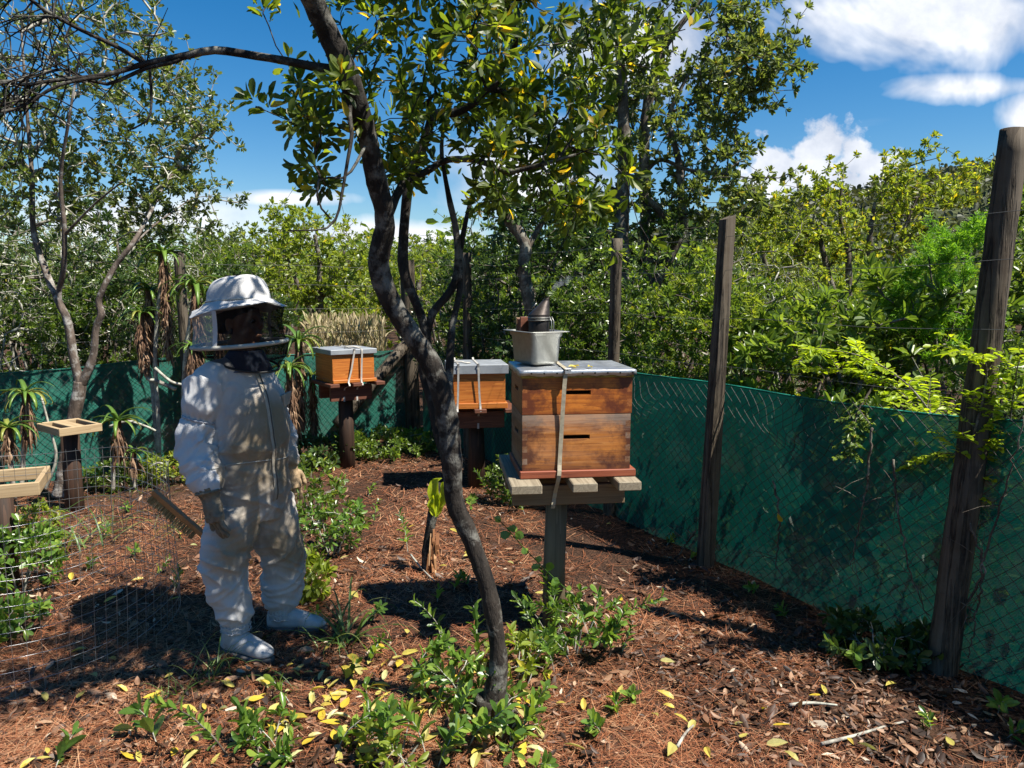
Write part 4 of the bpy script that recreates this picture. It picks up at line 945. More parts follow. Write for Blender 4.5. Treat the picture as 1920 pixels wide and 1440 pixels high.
sp = [(sx+.05, HL/2+.02, zt-.02), (sx+.045, HL/2+.022, zl+.02), (sx+.035, HL/2+.01, ztop+.001), (sx+.02, 0, ztop+.003), (sx+.012, -HL/2-.012, ztop+.001), (sx+.010, -HL/2-.022, ztop-.012), (sx+.004, -HL/2-.020, zl-.04), (sx-.006, -HL/2-.008, zb+.15),
      (sx-.012, -HL/2-.008, zb+.03), (sx-.016, -HL/2-.018, z0+.01), (sx-.026, -.178, zt-.04), (sx-.034, -.176, zt-.105), (sx-.030, -.10, zt-.100)]
lmesh('strap', ribbon(spline(sp, 70), .018, .0007, (1, 0, 0)), STRAP, hive, False)
# buckle end of the strap
lbox('buckle', (sx+.004, -HL/2-.030, ztop-.020), (sx+.034, -HL/2-.022, ztop+.004), TIN, hive, .002)
for k in range(9):          # nail heads on the lid edge and box corners
    g = Geo(); xk = ox-HW/2+.04+k*.056; g.tube([(xk, -HL/2-.0165, zl+.022), (xk, -HL/2-.0195, zl+.022)], .0042, 8); lmesh('nail', g, SOOT, hive)
def hmat(q, base=hb, r_=rz):
    c_, s_ = math.cos(r_), math.sin(r_); q = np.asarray(q, float); return np.array([base[0]+q[0]*c_-q[1]*s_, base[1]+q[0]*s_+q[1]*c_, q[2]])

# --- steel pan on the lid
pb = hmat((ox-.150, .03, ztop+.004)); prz = R(24)
pan = thing('steel_pan', 'deep stainless steel pan standing on the tin lid of the main hive', 'pan', pb, None, prz)
def rrect(w, l, r, z, n=6):
    out_ = []
    for (cx, cy, a0) in ((w/2-r, -l/2+r, -90), (w/2-r, l/2-r, 0), (-w/2+r, l/2-r, 90), (-w/2+r, -l/2+r, 180)):
        for k in range(n): a = R(a0+90*k/(n-1)); out_.append((cx+r*math.cos(a), cy+r*math.sin(a), z))
    return np.array(out_)
PWd, PL, PH = .165, .25, .148
g = Geo(); g.loft([rrect(PWd-.055, PL-.055, .02, 0), rrect(PWd-.036, PL-.036, .025, .004), rrect(PWd-.026, PL-.026, .027, .018), rrect(PWd-.012, PL-.012, .027, PH-.024), rrect(PWd+.002, PL+.002, .028, PH-.018), rrect(PWd+.004, PL+.004, .028, PH),
                   rrect(PWd+.052, PL+.052, .03, PH+.001), rrect(PWd+.053, PL+.053, .03, PH+.0035), rrect(PWd+.002, PL+.002, .028, PH+.003), rrect(PWd-.016, PL-.016, .027, PH-.02), rrect(PWd-.03, PL-.03, .025, .012)])
lmesh('pan_body', g, STEEL, pan, True)
# --- smoker standing in the pan
smk = thing('bee_smoker', 'sooty bee smoker with a slanted conical spout standing in the steel pan', 'smoker', pb, None, prz)
def ringc(cx, cy, r, z, n=24, sq=1.0): return np.array([(cx+r*math.cos(a), cy+r*math.sin(a)*sq, z) for a in np.arange(n)*2*math.pi/n])
scx, scy = .006, -.022; z_c = .030
g = Geo(); g.loft([ringc(scx, scy, .048, z_c-.017), ringc(scx, scy, .049, z_c+.165), ringc(scx, scy, .046, z_c+.170)]); lmesh('can', g, SOOT, smk, True)
g = Geo(); rings = [ringc(scx, scy, .050, z_c+.163), ringc(scx, scy, .051, z_c+.165), ringc(scx, scy, .0515, z_c+.189), ringc(scx, scy, .050, z_c+.191), ringc(scx, scy, .0515, z_c+.193)]
for f in np.linspace(.05, 1, 7): rings.append(ringc(scx + .036*f, scy-.006*f, .051*(1-f)+.011*f, z_c+.193+.074*f))
rings += [ringc(scx+.0362, scy-.006, .0125, z_c+.270), ringc(scx+.0362, scy-.006, .0085, z_c+.2705), ringc(scx+.035, scy-.006, .0085, z_c+.250)]
g.loft(rings); spout = lmesh('spout', g, COPPER, smk, True)
for zz_ in (.181, .171):
    g = Geo(); g.tube([(scx+.0525*math.cos(a), scy+.0525*math.sin(a), z_c+zz_) for a in np.linspace(0, 6.3, 33)], .0018, 5, False); lmesh('band', g, STEEL, smk, True)
g = Geo(); g.tube([(scx-.036, scy-.01, z_c+.225), (scx-.036, scy-.026, z_c+.237), (scx-.026, scy-.026, z_c+.247), (scx-.02, scy-.012, z_c+.245)], .003, 6); lmesh('spout_handle', g, STEEL, smk, True)
for (xa, ya) in ((scx+.03, scy-.047), (scx+.055, scy-.02)):
    g = Geo(); g.tube([(xa, ya, z_c+.10), (xa+.004, ya-.012, z_c+.12), (xa+.004, ya-.012, z_c+.165), (xa, ya, z_c+.185)], .0026, 6); lmesh('guard_wire', g, STEEL, smk, True)
g = Geo(); g.box((scx-.068, scy+.103, z_c-.017), (scx+.040, scy+.112, z_c+.180)); o = lmesh('bellows_board', g, PLANK_X, smk); bevel_obj(o, .002, 1)
g = Geo(); g.box((scx-.066, scy+.060, z_c-.017), (scx+.042, scy+.069, z_c+.184)); o = lmesh('bellows_board', g, BELLOW, smk); bevel_obj(o, .002, 1)
def bell(y_, sh): return [(scx-.064+sh, y_, z_c+.034+sh), (scx+.038-sh, y_, z_c+.034+sh), (scx+.038-sh, y_, z_c+.176-sh), (scx-.064+sh, y_, z_c+.176-sh)]
g = Geo(); g.loft([bell(scy+.069, 0), bell(scy+.077, .008), bell(scy+.086, 0), bell(scy+.095, .008), bell(scy+.103, 0)]); lmesh('bellows', g, BELLOW, smk)
# --- thin smoke from the spout: a real wisp of scattering air
m, N = newmat('smoke'); tc_ = N.n('ShaderNodeTexCoord')
ns_ = N.n('ShaderNodeTexNoise', i={'Vector': tc_.outputs['Object'], 'Scale': 34.0, 'Detail': 4, 'Distortion': 1.2})
dens = N.m('MULTIPLY', N.m('SUBTRACT', ns_.outputs[0], .45, clamp=True), 60.0)
pv = N.n('ShaderNodeVolumePrincipled', i={'Color': (.85, .88, .95, 1), 'Density': dens}); out(N, None, pv.outputs[0])
tip_ = Vector(hmat((scx+.036, scy-.006, z_c+.272), pb, prz)) + Vector((0, 0, pb[2])); g = Geo()
g.tube([tip_+Vector(v) for v in ((0, 0, 0), (.012, 0, .022), (.034, .005, .040), (.055, .01, .066), (.085, .02, .075), (.12, .03, .095))], [.006, .009, .013, .018, .022, .010], 10, True)
mobj('smoke', g.mesh('smoke', m, True), label='thin pale wisp of smoke drifting from the smoker spout', cat='smoke', kind='stuff')

# --- single orange hive at the back left
def small_hive(label, slabel, base, rz_, w, l, zs0, h, straps, floorh=.04, lidh=.036, dark=True, body='pine', cap=None):
    st_ = thing('hive_stand', slabel, 'hive stand', base, None, rz_)
    g = Geo(); g.tube([(0, 0, -.12), (.004, 0, .3), (0, 0, zs0-.15)], [.074, .068, .064], 16, True, 0, .05); lmesh('post', g, POST_DARK, st_, True)
    for yb in (-l*.32, l*.32): lbox('cross_board', (-w*.5, yb-.02, zs0-.165), (w*.5, yb+.02, zs0-.031), DARKPLANK, st_, .003)
    for xx_ in (-w*.62, -w*.08, w*.48): lbox('plank', (xx_, -l*.5-.06, zs0-.03), (xx_+w*.22, l*.5+.03, zs0), DARKPLANK, st_, .003)
    hv = thing('beehive', label, 'beehive', base, None, rz_)
    lbox('floor_board', (-w/2-.004, -l/2-.02, zs0+.001), (w/2+.016, l/2, zs0+floorh), PINE_X, hv, .003)
    hive_body(hv, 'box_board', 0, 0, w, l, zs0+floorh+.001, h, PINE_X, PINE_Y, 7, False)
    zl_ = zs0+floorh+h+.002
    o = lbox('lid', (-w/2-.022, -l/2-.022, zl_-.008), (w/2+.022, l/2+.022, zl_+lidh), TINPAINT, hv, .004)
    for (xa, xb) in straps:
        zt_ = zl_+lidh+.003
        pts = [(xa, l/2+.03, zs0-.02), (xa, l/2+.028, zt_-.01), (xa, l/2+.015, zt_), (xa, 0, zt_+.002), (xa, -l/2-.015, zt_), (xa, -l/2-.030, zt_-.012), ((xa+xb)/2, -l/2-.022, zs0+h*.5), (xb, -l/2-.026, zs0+.01), (xb-.004, -l/2-.062, zs0-.02), (xb-.008, -l*.32-.024, zs0-.06), (xb-.012, -l*.32-.024, zs0-.17)]
        lmesh('strap', ribbon(spline(pts, 60), .015, .0008, (1, 0, 0)), STRAPW, hv, False)
    # knotted strap end on the lid
    g = Geo(); kx = straps[0][0]; g.tube([(kx-.05, -l*.3, zl_+lidh+.008), (kx-.01, -l*.36, zl_+lidh+.02), (kx+.03, -l*.33, zl_+lidh+.018), (kx+.06, -l*.36, zl_+lidh+.010), (kx+.10, -l*.30, zl_+lidh+.006)], .008, 6); lmesh('strap_end', g, STRAPW, hv, True)
    return hv
small_hive('small single box orange hive with a pale grey lid, alone in front of the aloes', 'dark post stand carrying the single orange hive', G(651, 876), R(34), .385, .42, .80, .225, [(.0, -.06), (.07, .06)], .03)
small_hive('orange hive half hidden between the front tree trunk and the main hive', 'dark post stand under the half hidden orange hive', G(893, 912), R(8), .43, .42, .680, .235, [(-.155, -.165), (.0, .015)], .045, .065)

# --- empty stands at the left
def empty_stand(label, base, rz_, zt_, w, l, th, mat_post, rpost, bars):
    st_ = thing('hive_stand', label, 'hive stand', base, None, rz_)
    g = Geo(); g.tube([(0, 0, -.12), (0, 0, .2), (0, 0, zt_-th-.002)], [rpost*1.05, rpost, rpost], 16, True, 0, .04); lmesh('post', g, mat_post, st_, True)
    lbox('rail', (-w/2, -l/2-.024, zt_-th), (w/2, -l/2, zt_), RAWPINE_X, st_, .003)
    lbox('rail', (-w/2, l/2, zt_-th), (w/2, l/2+.024, zt_), RAWPINE_X, st_, .003)
    lbox('rail', (-w/2, -l/2+.001, zt_-th+.002), (-w/2+.026, l/2-.001, zt_-.001), RAWPINE_Y, st_, .003)
    lbox('rail', (w/2-.026, -l/2+.001, zt_-th+.002), (w/2, l/2-.001, zt_-.001), RAWPINE_Y, st_, .003)
    for b in bars: lbox('bar', (b-.045, -l/2+.001, zt_-.032), (b+.045, l/2-.001, zt_-.003), RAWPINE_Y, st_, .003)
    return st_
empty_stand('empty pale wooden hive stand on a dark post, in front of the forked tree', G(141, 957), R(52), .648, .29, .34, .056, POST_DARK, .062, [0])
empty_stand('low empty wooden hive frame at the left edge, behind the wire cage', G(16, 1095), R(24), .600, .42, .38, .070, POST_DARK, .055, [-.12])
# ------------------------------------------------------------------ the beekeeper
def remesh(geo, voxel, smooth=6, factor=.5):
    me = geo.mesh('tmp', [], True, False); o = bpy.data.objects.new('tmp', me); C.objects.link(o)
    md = o.modifiers.new('r', 'REMESH'); md.mode = 'VOXEL'; md.voxel_size = voxel; md.use_smooth_shade = True
    sm = o.modifiers.new('s', 'SMOOTH'); sm.factor = factor; sm.iterations = smooth
    dg = bpy.context.evaluated_depsgraph_get(); res = bpy.data.meshes.new_from_object(o.evaluated_get(dg)); bpy.data.objects.remove(o)
    return res
def arr(me):
    V = np.empty(len(me.vertices)*3, np.float32); me.vertices.foreach_get('co', V); Nn = np.empty_like(V); me.vertices.foreach_get('normal', Nn)
    return V.reshape(-1, 3).astype(float), Nn.reshape(-1, 3).astype(float)
def setv(me, V): me.vertices.foreach_set('co', np.asarray(V, np.float32).ravel()); me.update()
pc = np.array([-1.185, 3.40, 0.]); fa = R(59)
fv = np.array([math.sin(fa), -math.cos(fa), 0]); rv = np.array([fv[1], -fv[0], 0])      # facing, and the wearer's right
up3 = np.array([0, 0, 1.])
def ring3(c_, hw, hd, a=rv, b=fv, n=28, p=2.3):
    out_ = []
    for t in np.arange(n)*2*math.pi/n:
        ct, st = math.cos(t), math.sin(t); out_.append(c_ + a*hw*math.copysign(abs(ct)**(2/p), ct) + b*hd*math.copysign(abs(st)**(2/p), st))
    return np.array(out_)
kneeR, kneeL = U(420, 1060, 3.25), U(531, 1050, 3.50)
ankR, ankL = U(442, 1172, 3.26), U(529, 1148, 3.50)
hipR = pc + rv*.098 + up3*.62; hipL = pc - rv*.098 + up3*.62
shR = U(395, 716, 3.29); elR = U(366, 832, 3.26); wrR = U(393, 922, 3.17)
shL = U(486, 722, 3.50); elL = U(519, 815, 3.58); wrL = U(541, 872, 3.55)
def tube_set(k, cuffs=True):
    """the figure as overlapping closed volumes; k grows every radius"""
    g = Geo()
    sec = [(.58, .140, .125, 0), (.63, .162, .142, .0), (.70, .174, .150, .004), (.78, .170, .150, .008), (.84, .162, .144, .010), (.87, .160, .144, .012), (.92, .170, .154, .016), (1.00, .170, .154, .014), (1.08, .168, .146, .008),
           (1.15, .162, .132, .0), (1.20, .142, .116, -.006), (1.24, .118, .100, -.010), (1.28, .092, .083, -.012), (1.32, .075, .075, -.010)]
    g.loft([ring3(pc + fv*o + up3*z + fv*.0, a+k, b+k) for z, a, b, o in sec])
    def limb(rows, n=26, sides=18):
        S = spline(np.array([[*p, r_] for p, r_ in rows]), n); g.tube(S[:, :3], S[:, 3]+k, sides)
    for hip, kn, an in ((hipR, kneeR, ankR), (hipL, kneeL, ankL)):
        mid = hip*.5+kn*.5
        limb([(hip+up3*.05, .112), (hip, .117), (mid, .112), (kn+up3*.03, .098), (kn-up3*.03, .094), (kn*.4+an*.6+up3*.03, .090), (an+up3*.058, .078), (an+up3*.02, .058), (an-up3*.03, .055)])
    uR = shR*.45+elR*.55
    limb([(shR+np.array([.09, .08, .03]), .078), (shR, .084), (shR*.75+elR*.25, .088), (shR*.55+elR*.45, .086), (shR*.42+elR*.58, .066), (shR*.36+elR*.64, .066), (shR*.22+elR*.78, .084), (elR, .086), (elR*.6+wrR*.4, .080), (elR*.3+wrR*.7, .076), (wrR+up3*.02, .062), (wrR, .05)])
    limb([(shL+np.array([-.06, -.05, .02]), .072), (shL, .076), (shL*.6+elL*.4, .080), (shL*.35+elL*.65, .074), (elL, .082), (elL*.5+wrL*.5, .070), (wrL+up3*.01, .055), (wrL, .048)])
    return g, limb
# suit
SUITC = np.array([0.72, .72, .74])
m, N = newmat('cotton_bee_suit')
tc_ = N.n('ShaderNodeTexCoord')
n1 = N.n('ShaderNodeTexNoise', i={'Vector': tc_.outputs['Object'], 'Scale': 5.5, 'Detail': 8, 'Roughness': .68})
n2 = N.n('ShaderNodeTexNoise', i={'Vector': tc_.outputs['Object'], 'Scale': 26.0, 'Detail': 6, 'Roughness': .7, 'Distortion': .8})
at = N.n('ShaderNodeAttribute', attribute_name='dirt')
dm = N.m('MULTIPLY', at.outputs['Fac'], N.m('ADD', .45, N.m('MULTIPLY', n1.outputs[0], 1.0)), clamp=True)
c = N.mix(dm, (.50, .50, .50), (.24, .185, .115))
c = N.mix(N.m('MULTIPLY', N.ramp(n2.outputs[0], [(.55, (0, 0, 0)), (.75, (1, 1, 1))]), N.m('MULTIPLY', dm, .6)), c, (.22, .16, .10))
mpz = N.n('ShaderNodeMapping', i={'Vector': tc_.outputs['Object'], 'Scale': (1, 1, .55), 'Rotation': (.35, .2, 0)})
n3a = N.n('ShaderNodeTexNoise', i={'Vector': mpz.outputs[0], 'Scale': 13.0, 'Detail': 4, 'Roughness': .55, 'Distortion': 1.0})
n3 = N.n('ShaderNodeMath', operation='ABSOLUTE', i={0: N.m('SUBTRACT', n3a.outputs[0], .5)})
wv = N.n('ShaderNodeTexNoise', i={'Vector': tc_.outputs['Object'], 'Scale': 420.0, 'Detail': 1})
bp = N.n('ShaderNodeBump', i={'Strength': .28, 'Distance': .03, 'Height': N.m('ADD', n3.outputs[0], N.m('MULTIPLY', wv.outputs[0], .03))})
p = N.n('ShaderNodeBsdfPrincipled', i={'Base Color': c, 'Roughness': .85, 'Normal': bp.outputs[0], 'Specular IOR Level': .2, 'Sheen Weight': .15})
out(N, p.outputs[0]); SUIT = m
person = thing('person', 'beekeeper in a stained white suit, veiled hat, gloves and white rubber boots, arms hanging', 'person', (pc[0], pc[1], 0))
g, _ = tube_set(0.0); suit_me = remesh(g, .0062, 9)
V, Nn = arr(suit_me)
def seg_t(V, a, b):
    d = b-a; t = ((V-a)@d)/(d@d); q = a + np.clip(t, 0, 1)[:, None]*d; return t, np.linalg.norm(V-q, axis=1)
disp = np.zeros(len(V))
def nz3(x, y, z): return noise.noise(Vector((x, y, z)))
def folds(a3, b3, reach, amp, fx_, fa_, tilt, t0, t1, sd):
    """creased cloth folds lying across a limb: ridges drawn out round the limb and slanted"""
    t, d = seg_t(V, a3, b3); L = np.linalg.norm(b3-a3); ax_ = (b3-a3)/L; p_ = unit(np.cross(ax_, fv)[None])[0]; q_ = np.cross(p_, ax_)
    w_ = np.clip((t-t0)/.10, 0, 1)*np.clip((t1-t)/.10, 0, 1)*np.clip((reach-d)/.04, 0, 1)
    for i in np.nonzero(w_ > .01)[0]:
        r_ = V[i]-a3; al = t[i]*L; u_, v_ = r_@p_, r_@q_
        warp = .02*nz3(u_*6+sd, v_*6, al*6)
        c1 = nz3((al + tilt*u_ + warp)*fx_, u_*fa_+sd, v_*fa_); c2 = nz3((al - tilt*.8*u_ + warp)*fx_*1.7, u_*fa_*1.3, v_*fa_*1.3+sd+9)
        disp[i] += w_[i]*amp*((1-min(1, abs(c1)*2.4))**1.6*1.3 + .6*(1-min(1, abs(c2)*2.6))**1.6 - .55)
folds(hipR, kneeR, .2, .008, 11, 3, 1.2, -.1, .85, 1); folds(hipL, kneeL, .2, .008, 11, 3, -1.2, -.1, .85, 2)
folds(kneeR, ankR, .2, .012, 14, 5, .8, -.3, .95, 3); folds(kneeL, ankL, .2, .012, 14, 5, -.8, -.3, .95, 4)
folds(shR, elR, .16, .010, 6, 11, .4, -.1, .5, 5); folds(shR, elR, .16, .011, 6, 17, .2, .62, 1.0, 15); folds(elR, wrR, .15, .011, 17, 6, .8, -.2, 1.0, 6)
folds(elL, wrL, .14, .010, 20, 5, .5, -.5, 1.0, 7); folds(shL, elL, .14, .009, 14, 6, .5, 0, .7, 8)
folds(pc+up3*.98, pc+up3*.60, .26, .0065, 15, 2.2, .45, 0, 1, 9)
for i in range(len(V)):
    q = V[i]
    if .90 < q[2] < 1.30:          # lengthwise drape on the chest
        u_, v_ = (q-pc)@rv, (q-pc)@fv; w_ = min(1, (q[2]-.90)/.1)*min(1, (1.30-q[2])/.06); c1 = nz3(u_*11+.2*q[2], q[2]*1.3, v_*8)
        disp[i] += w_*.011*((1-min(1, abs(c1)*2.3))**1.5*1.3-.5)
    disp[i] += .0025*nz3(q[0]*6, q[1]*6, q[2]*6)
# gathers below the elastic on the right upper arm and round the ankle cuffs
tR, dR = seg_t(V, shR, elR); wR = np.exp(-((tR-.60)/.10)**2)*(dR < .14)
axr = unit((elR-shR)[None])[0]; e1 = unit(np.cross(axr, up3)[None])[0]; e2 = np.cross(axr, e1)
ang = np.arctan2((V-shR)@e2, (V-shR)@e1); disp += wR*.005*np.sin(ang*17)
for an in (ankR, ankL):
    wA = np.exp(-((V[:, 2]-an[2]-.0)/.035)**2)*(np.linalg.norm(V[:, :2]-an[:2], axis=1) < .12); aa = np.arctan2(V[:, 1]-an[1], V[:, 0]-an[0]); disp += wA*.004*np.sin(aa*20)
V2 = V + Nn*disp[:, None]; setv(suit_me, V2)
dirt = np.zeros(len(V)); fr = (V-pc)@fv; rt = (V-pc)@rv
dirt += 1.3*np.exp(-((V[:, 2]-.90)/.28)**2)*np.clip(fr*6+.1, 0, 1)*(np.abs(rt) < .23)
for kn in (kneeR, kneeL): dirt += 1.0*np.exp(-((V[:, 2]-kn[2]-.10)/.16)**2)*np.clip((V-kn)@fv*8+.3, 0, 1)*(np.linalg.norm(V[:, :2]-kn[:2], axis=1) < .16)
dirt += .5*np.exp(-(np.linalg.norm(V-wrL, axis=1)/.09)**2) + .12*(V[:, 2] < .5)
dirt = np.clip(dirt*np.array([.6+.8*(.5+.5*noise.noise(Vector((q*4).tolist()))) for q in V]) + .04, 0, 1)
for pz in suit_me.polygons: pass
at = suit_me.attributes.new('dirt', 'FLOAT', 'POINT'); at.data.foreach_set('value', dirt.astype(np.float32))
suit_me.materials.clear(); suit_me.materials.append(SUIT); suit_me.polygons.foreach_set('use_smooth', np.ones(len(suit_me.polygons), bool))
suit = mobj('bee_suit', suit_me, person)
bvh = BVHTree.FromPolygons([Vector(v) for v in V2], [tuple(p_.vertices) for p_ in suit_me.polygons])
# body inside: head, neck, trunk and limbs in one surface
SKIN = mat_plain('skin', (.38, .20, .13), .55, 0, .15, 30, .05)
hc = U(452, 606, 3.39); hy = R(72); hf = np.array([math.sin(hy), -math.cos(hy), 0]); hr = np.array([hf[1], -hf[0], 0]); hfd = unit((hf - up3*.12)[None])[0]
g, limb = tube_set(-.022)
g.tube([pc+up3*1.25-fv*.01, pc+up3*1.33-fv*.005, hc-up3*.06-hf*.015], [.06, .055, .055], 14)
def ball(c_, rx, ry, rz_, a=hf, b=hr, n=14):
    g.loft([ring3(c_ + up3*(-rz_*math.cos(t)), max(.002, rx*math.sin(t)), max(.002, ry*math.sin(t)), a, b, 18, 2) for t in np.linspace(.12, math.pi-.12, n)])
ball(hc+up3*.028-hf*.006, .094, .076, .085); ball(hc-up3*.035+hf*.022, .070, .060, .075); ball(hc-up3*.093+hf*.058, .026, .030, .022)
ball(hc-up3*.006+hf*.098, .017, .013, .014); g.tube([hc+up3*.032+hf*.088, hc+up3*.008+hf*.098, hc-up3*.008+hf*.107], [.009, .011, .013], 8)
ball(hc-up3*.048+hf*.090, .012, .026, .007); ball(hc-up3*.060+hf*.088, .012, .022, .007); ball(hc+up3*.036+hf*.084, .014, .05, .009)
for s_ in (-1, 1): ball(hc-up3*.005+hr*s_*.079-hf*.008, .016, .008, .030); ball(hc-up3*.012+hf*.070+hr*s_*.034, .020, .022, .022)
body_me = remesh(g, .0075, 3); body_me.materials.clear(); body_me.materials.append(SKIN); body = mobj('body', body_me, person)
EYEM = mat_plain('eye', (.03, .02, .018), .2, 0, .1, 10, 0); HAIRM = mat_plain('hair', (.03, .022, .017), .7, 0, .4, 60, .6)
for s_ in (-1, 1):
    g = Geo(); e_ = hc+up3*.012+hf*.084+hr*s_*.031; g.loft([ring3(e_-up3*.010*math.cos(t), .011*math.sin(t)+.001, .013*math.sin(t)+.001, hf, hr, 10, 2) for t in np.linspace(.1, 3.04, 8)]); g.obj('eye', EYEM, body)
g = Geo(); g.loft([ring3(hc+up3*z-hf*o, a, b, hf, hr, 22, 2) for z, a, b, o in ((-.045, .062, .068, .044), (.0, .082, .080, .030), (.05, .094, .083, .012), (.09, .082, .070, .010), (.115, .045, .04, .008))]); g.obj('hair', HAIRM, body)
# collar of a blue shirt under the veil
SHIRT = mat_plain('blue_shirt', (.10, .13, .20), .8, 0, .3, 40, .2)
g = Geo(); g.loft([ring3(pc+up3*z+fv*o, a, b, rv, fv, 26, 2) for z, a, b, o in ((1.25, .13, .105, .0), (1.30, .098, .088, .004), (1.335, .076, .074, .010), (1.34, .070, .068, .010), (1.30, .08, .078, .004))], True, False); g.obj('shirt_collar', SHIRT, person)
# hat
HATM = mat_plain('hat_cotton', (.48, .475, .47), .85, 0, .08, 12, .25, dist=.01); PIPE = mat_plain('veil_piping', (.40, .39, .345), .7, 0, .15, 14, .15)
hx_ = U(448, 590, 3.39)[:2]; tilt = .085
def hatp(a_, r_, z, fr_=1.0): 
    d = hf*math.cos(a_)*r_*fr_ + hr*math.sin(a_)*r_; return np.array([hx_[0]+d[0], hx_[1]+d[1], z + tilt*(math.cos(a_)*r_)])
na = 48; AA = np.arange(na)*2*math.pi/na
g = Geo(); rings = []
for (r_, z, wob) in ((.197, 1.522, .012), (.195, 1.5255, .012), (.164, 1.541, .006), (.140, 1.553, .002), (.131, 1.556, .0), (.129, 1.572, .0), (.124, 1.60, .004), (.114, 1.628, .005), (.102, 1.646, .005), (.086, 1.656, .004), (.06, 1.662, .004), (.03, 1.664, .003)):
    rings.append([hatp(a_, r_*1.0*(1+.012*math.sin(a_*5+z*40)), z + wob*(math.sin(a_*2+.8)*.7+math.sin(a_*5)*.5) - (.012*max(0, math.cos(a_-2.2)) if r_ > .16 else 0), 1.06 if r_ < .16 else 1.0) for a_ in AA])
rings = [[np.array(q) + np.array([0, 0, 1])*(.006*noise.noise(Vector((q*13).tolist())) + (.016*noise.noise(Vector((q*7+3).tolist())) if ir < 3 else 0)) + (q-np.array([hx_[0], hx_[1], q[2]]))*(.06*noise.noise(Vector((q*9+7).tolist()))+.05*noise.noise(Vector((q*21).tolist()))) for q in rg_r] for ir, rg_r in enumerate(rings)]
g.loft(rings, True, True); hat = g.obj('hat', HATM, person)
g = Geo(); g.tube([hatp(a_, .1325, 1.559, 1.06) for a_ in np.append(AA, AA[0])], .0028, 5, False); g.obj('hat_seam', PIPE, hat)
# veil
def mat_net(name, col, tr_, rough=.8):
    m, N = newmat(name); tc_ = N.n('ShaderNodeTexCoord'); nn = N.n('ShaderNodeTexNoise', i={'Vector': tc_.outputs['Object'], 'Scale': 9.0, 'Detail': 3})
    p = N.n('ShaderNodeBsdfDiffuse', i={'Color': (*col, 1)}); t = N.n('ShaderNodeBsdfTransparent')
    mx = N.n('ShaderNodeMixShader', i={0: N.m('ADD', tr_-.06, N.m('MULTIPLY', nn.outputs[0], .12)), 1: p.outputs[0], 2: t.outputs[0]}); out(N, mx.outputs[0]); return m
NETB = mat_net('black_net', (.008, .008, .009), .28); NETW = mat_net('white_net', (.50, .51, .50), .60); BLACKCLOTH = mat_net('black_veil_cloth', (.012, .012, .015), .32)
def veil_top(a_): q = hatp(a_, .194, 1.522 + .012*(math.sin(a_*2+.8)*.7+math.sin(a_*5)*.5) - .012*max(0, math.cos(a_-2.2))); return q
def veil_bot(a_): return hatp(a_, .199, 1.368 - .010*math.cos(a_-.9))
def veil_panel(name, a0, a1, mat, n=30, push=0.0):
    V = []; k = 8
    for i in range(n+1):
        a_ = a0+(a1-a0)*i/n; t_, b_ = veil_top(a_), veil_bot(a_)
        for j in range(k+1):
            f = j/k; q = t_*(1-f)+b_*f; rad = unit((q-np.array([hx_[0], hx_[1], q[2]]))[None])[0]; V.append(q + rad*(push - .012*math.sin(f*math.pi)*(1+.5*math.sin(a_*7))))
    idx = np.arange(len(V)).reshape(n+1, k+1); Q = np.stack([idx[:-1, :-1], idx[1:, :-1], idx[1:, 1:], idx[:-1, 1:]], -1).reshape(-1, 4)
    return mobj(name, mesh_np(name, np.array(V), [Q], mat, True), person)
wA = R(80)
veil_panel('veil_window', -wA, wA, NETB); veil_panel('veil_side', wA+.10, 2*math.pi-wA-.10, NETW, 40)
for s_ in (1, -1): veil_panel('veil_tape', s_*wA, s_*(wA+.10), HATM, 3, .002)
g = Geo(); g.tube([veil_bot(a_) for a_ in np.append(AA, AA[0])], .0095, 8, False); g.obj('veil_ring', PIPE, person)
# black cloth from the ring down to the collar
V = []; k = 9
for i in range(na+1):
    a_ = 2*math.pi*i/na; t_ = veil_bot(a_); dv = t_-np.array([hx_[0], hx_[1], t_[2]]); ff = (unit(dv[None])[0]@fv)
    low = pc + up3*(1.285 - .035*max(0, ff)) + fv*.005 + unit(dv[None])[0]*(.128 + .02*max(0, ff))
    for j in range(k+1):
        f = j/k; V.append(t_*(1-f)**1.0 + low*f + unit(dv[None])[0]*(.018*math.sin(f*math.pi)*(.6+.5*math.sin(a_*9+f*3))) - up3*.0)
idx = np.arange(len(V)).reshape(na+1, k+1); Q = np.stack([idx[:-1, :-1], idx[1:, :-1], idx[1:, 1:], idx[:-1, 1:]], -1).reshape(-1, 4)
mobj('veil_skirt', mesh_np('veil_skirt', np.array(V), [Q], BLACKCLOTH, True), person)
low = [V[i*(k+1)+k] for i in range(na+1)]; g = Geo(); g.tube(low, .0055, 6, False); g.obj('veil_zip', mat_plain('black_zip', (.015, .015, .015), .6, 0, .2, 30, 0), person)
# front zip and placket, laid on the suit
def on_suit(z, off, lift=.003, dirv=fv):
    o = pc + up3*z + rv*off + dirv*.6; h = bvh.ray_cast(Vector(o), Vector(-dirv)); return np.array(h[0])+np.array(h[1])*lift if h[0] is not None else pc+up3*z+dirv*.16
ZIPM = mat_plain('brown_zip', (.10, .085, .07), .6, .1, .4, 60, .2); PLACK = mat_plain('zip_placket', (.42, .37, .29), .85, 0, .3, 18, .2)
zz_ = np.linspace(1.235, .68, 40); zp = np.array([on_suit(z, .012*math.sin(z*7)+.004, .004) for z in zz_]); zp[1:-1] = .25*zp[:-2]+.5*zp[1:-1]+.25*zp[2:]
zo = ribbon(zp, .024, .0012, rv); zo.obj('zip_placket', PLACK, person, False)
zp2 = zp + fv*.0022 - rv*.006; ribbon(zp2, .0055, .001, rv).obj('zip', ZIPM, person, False)
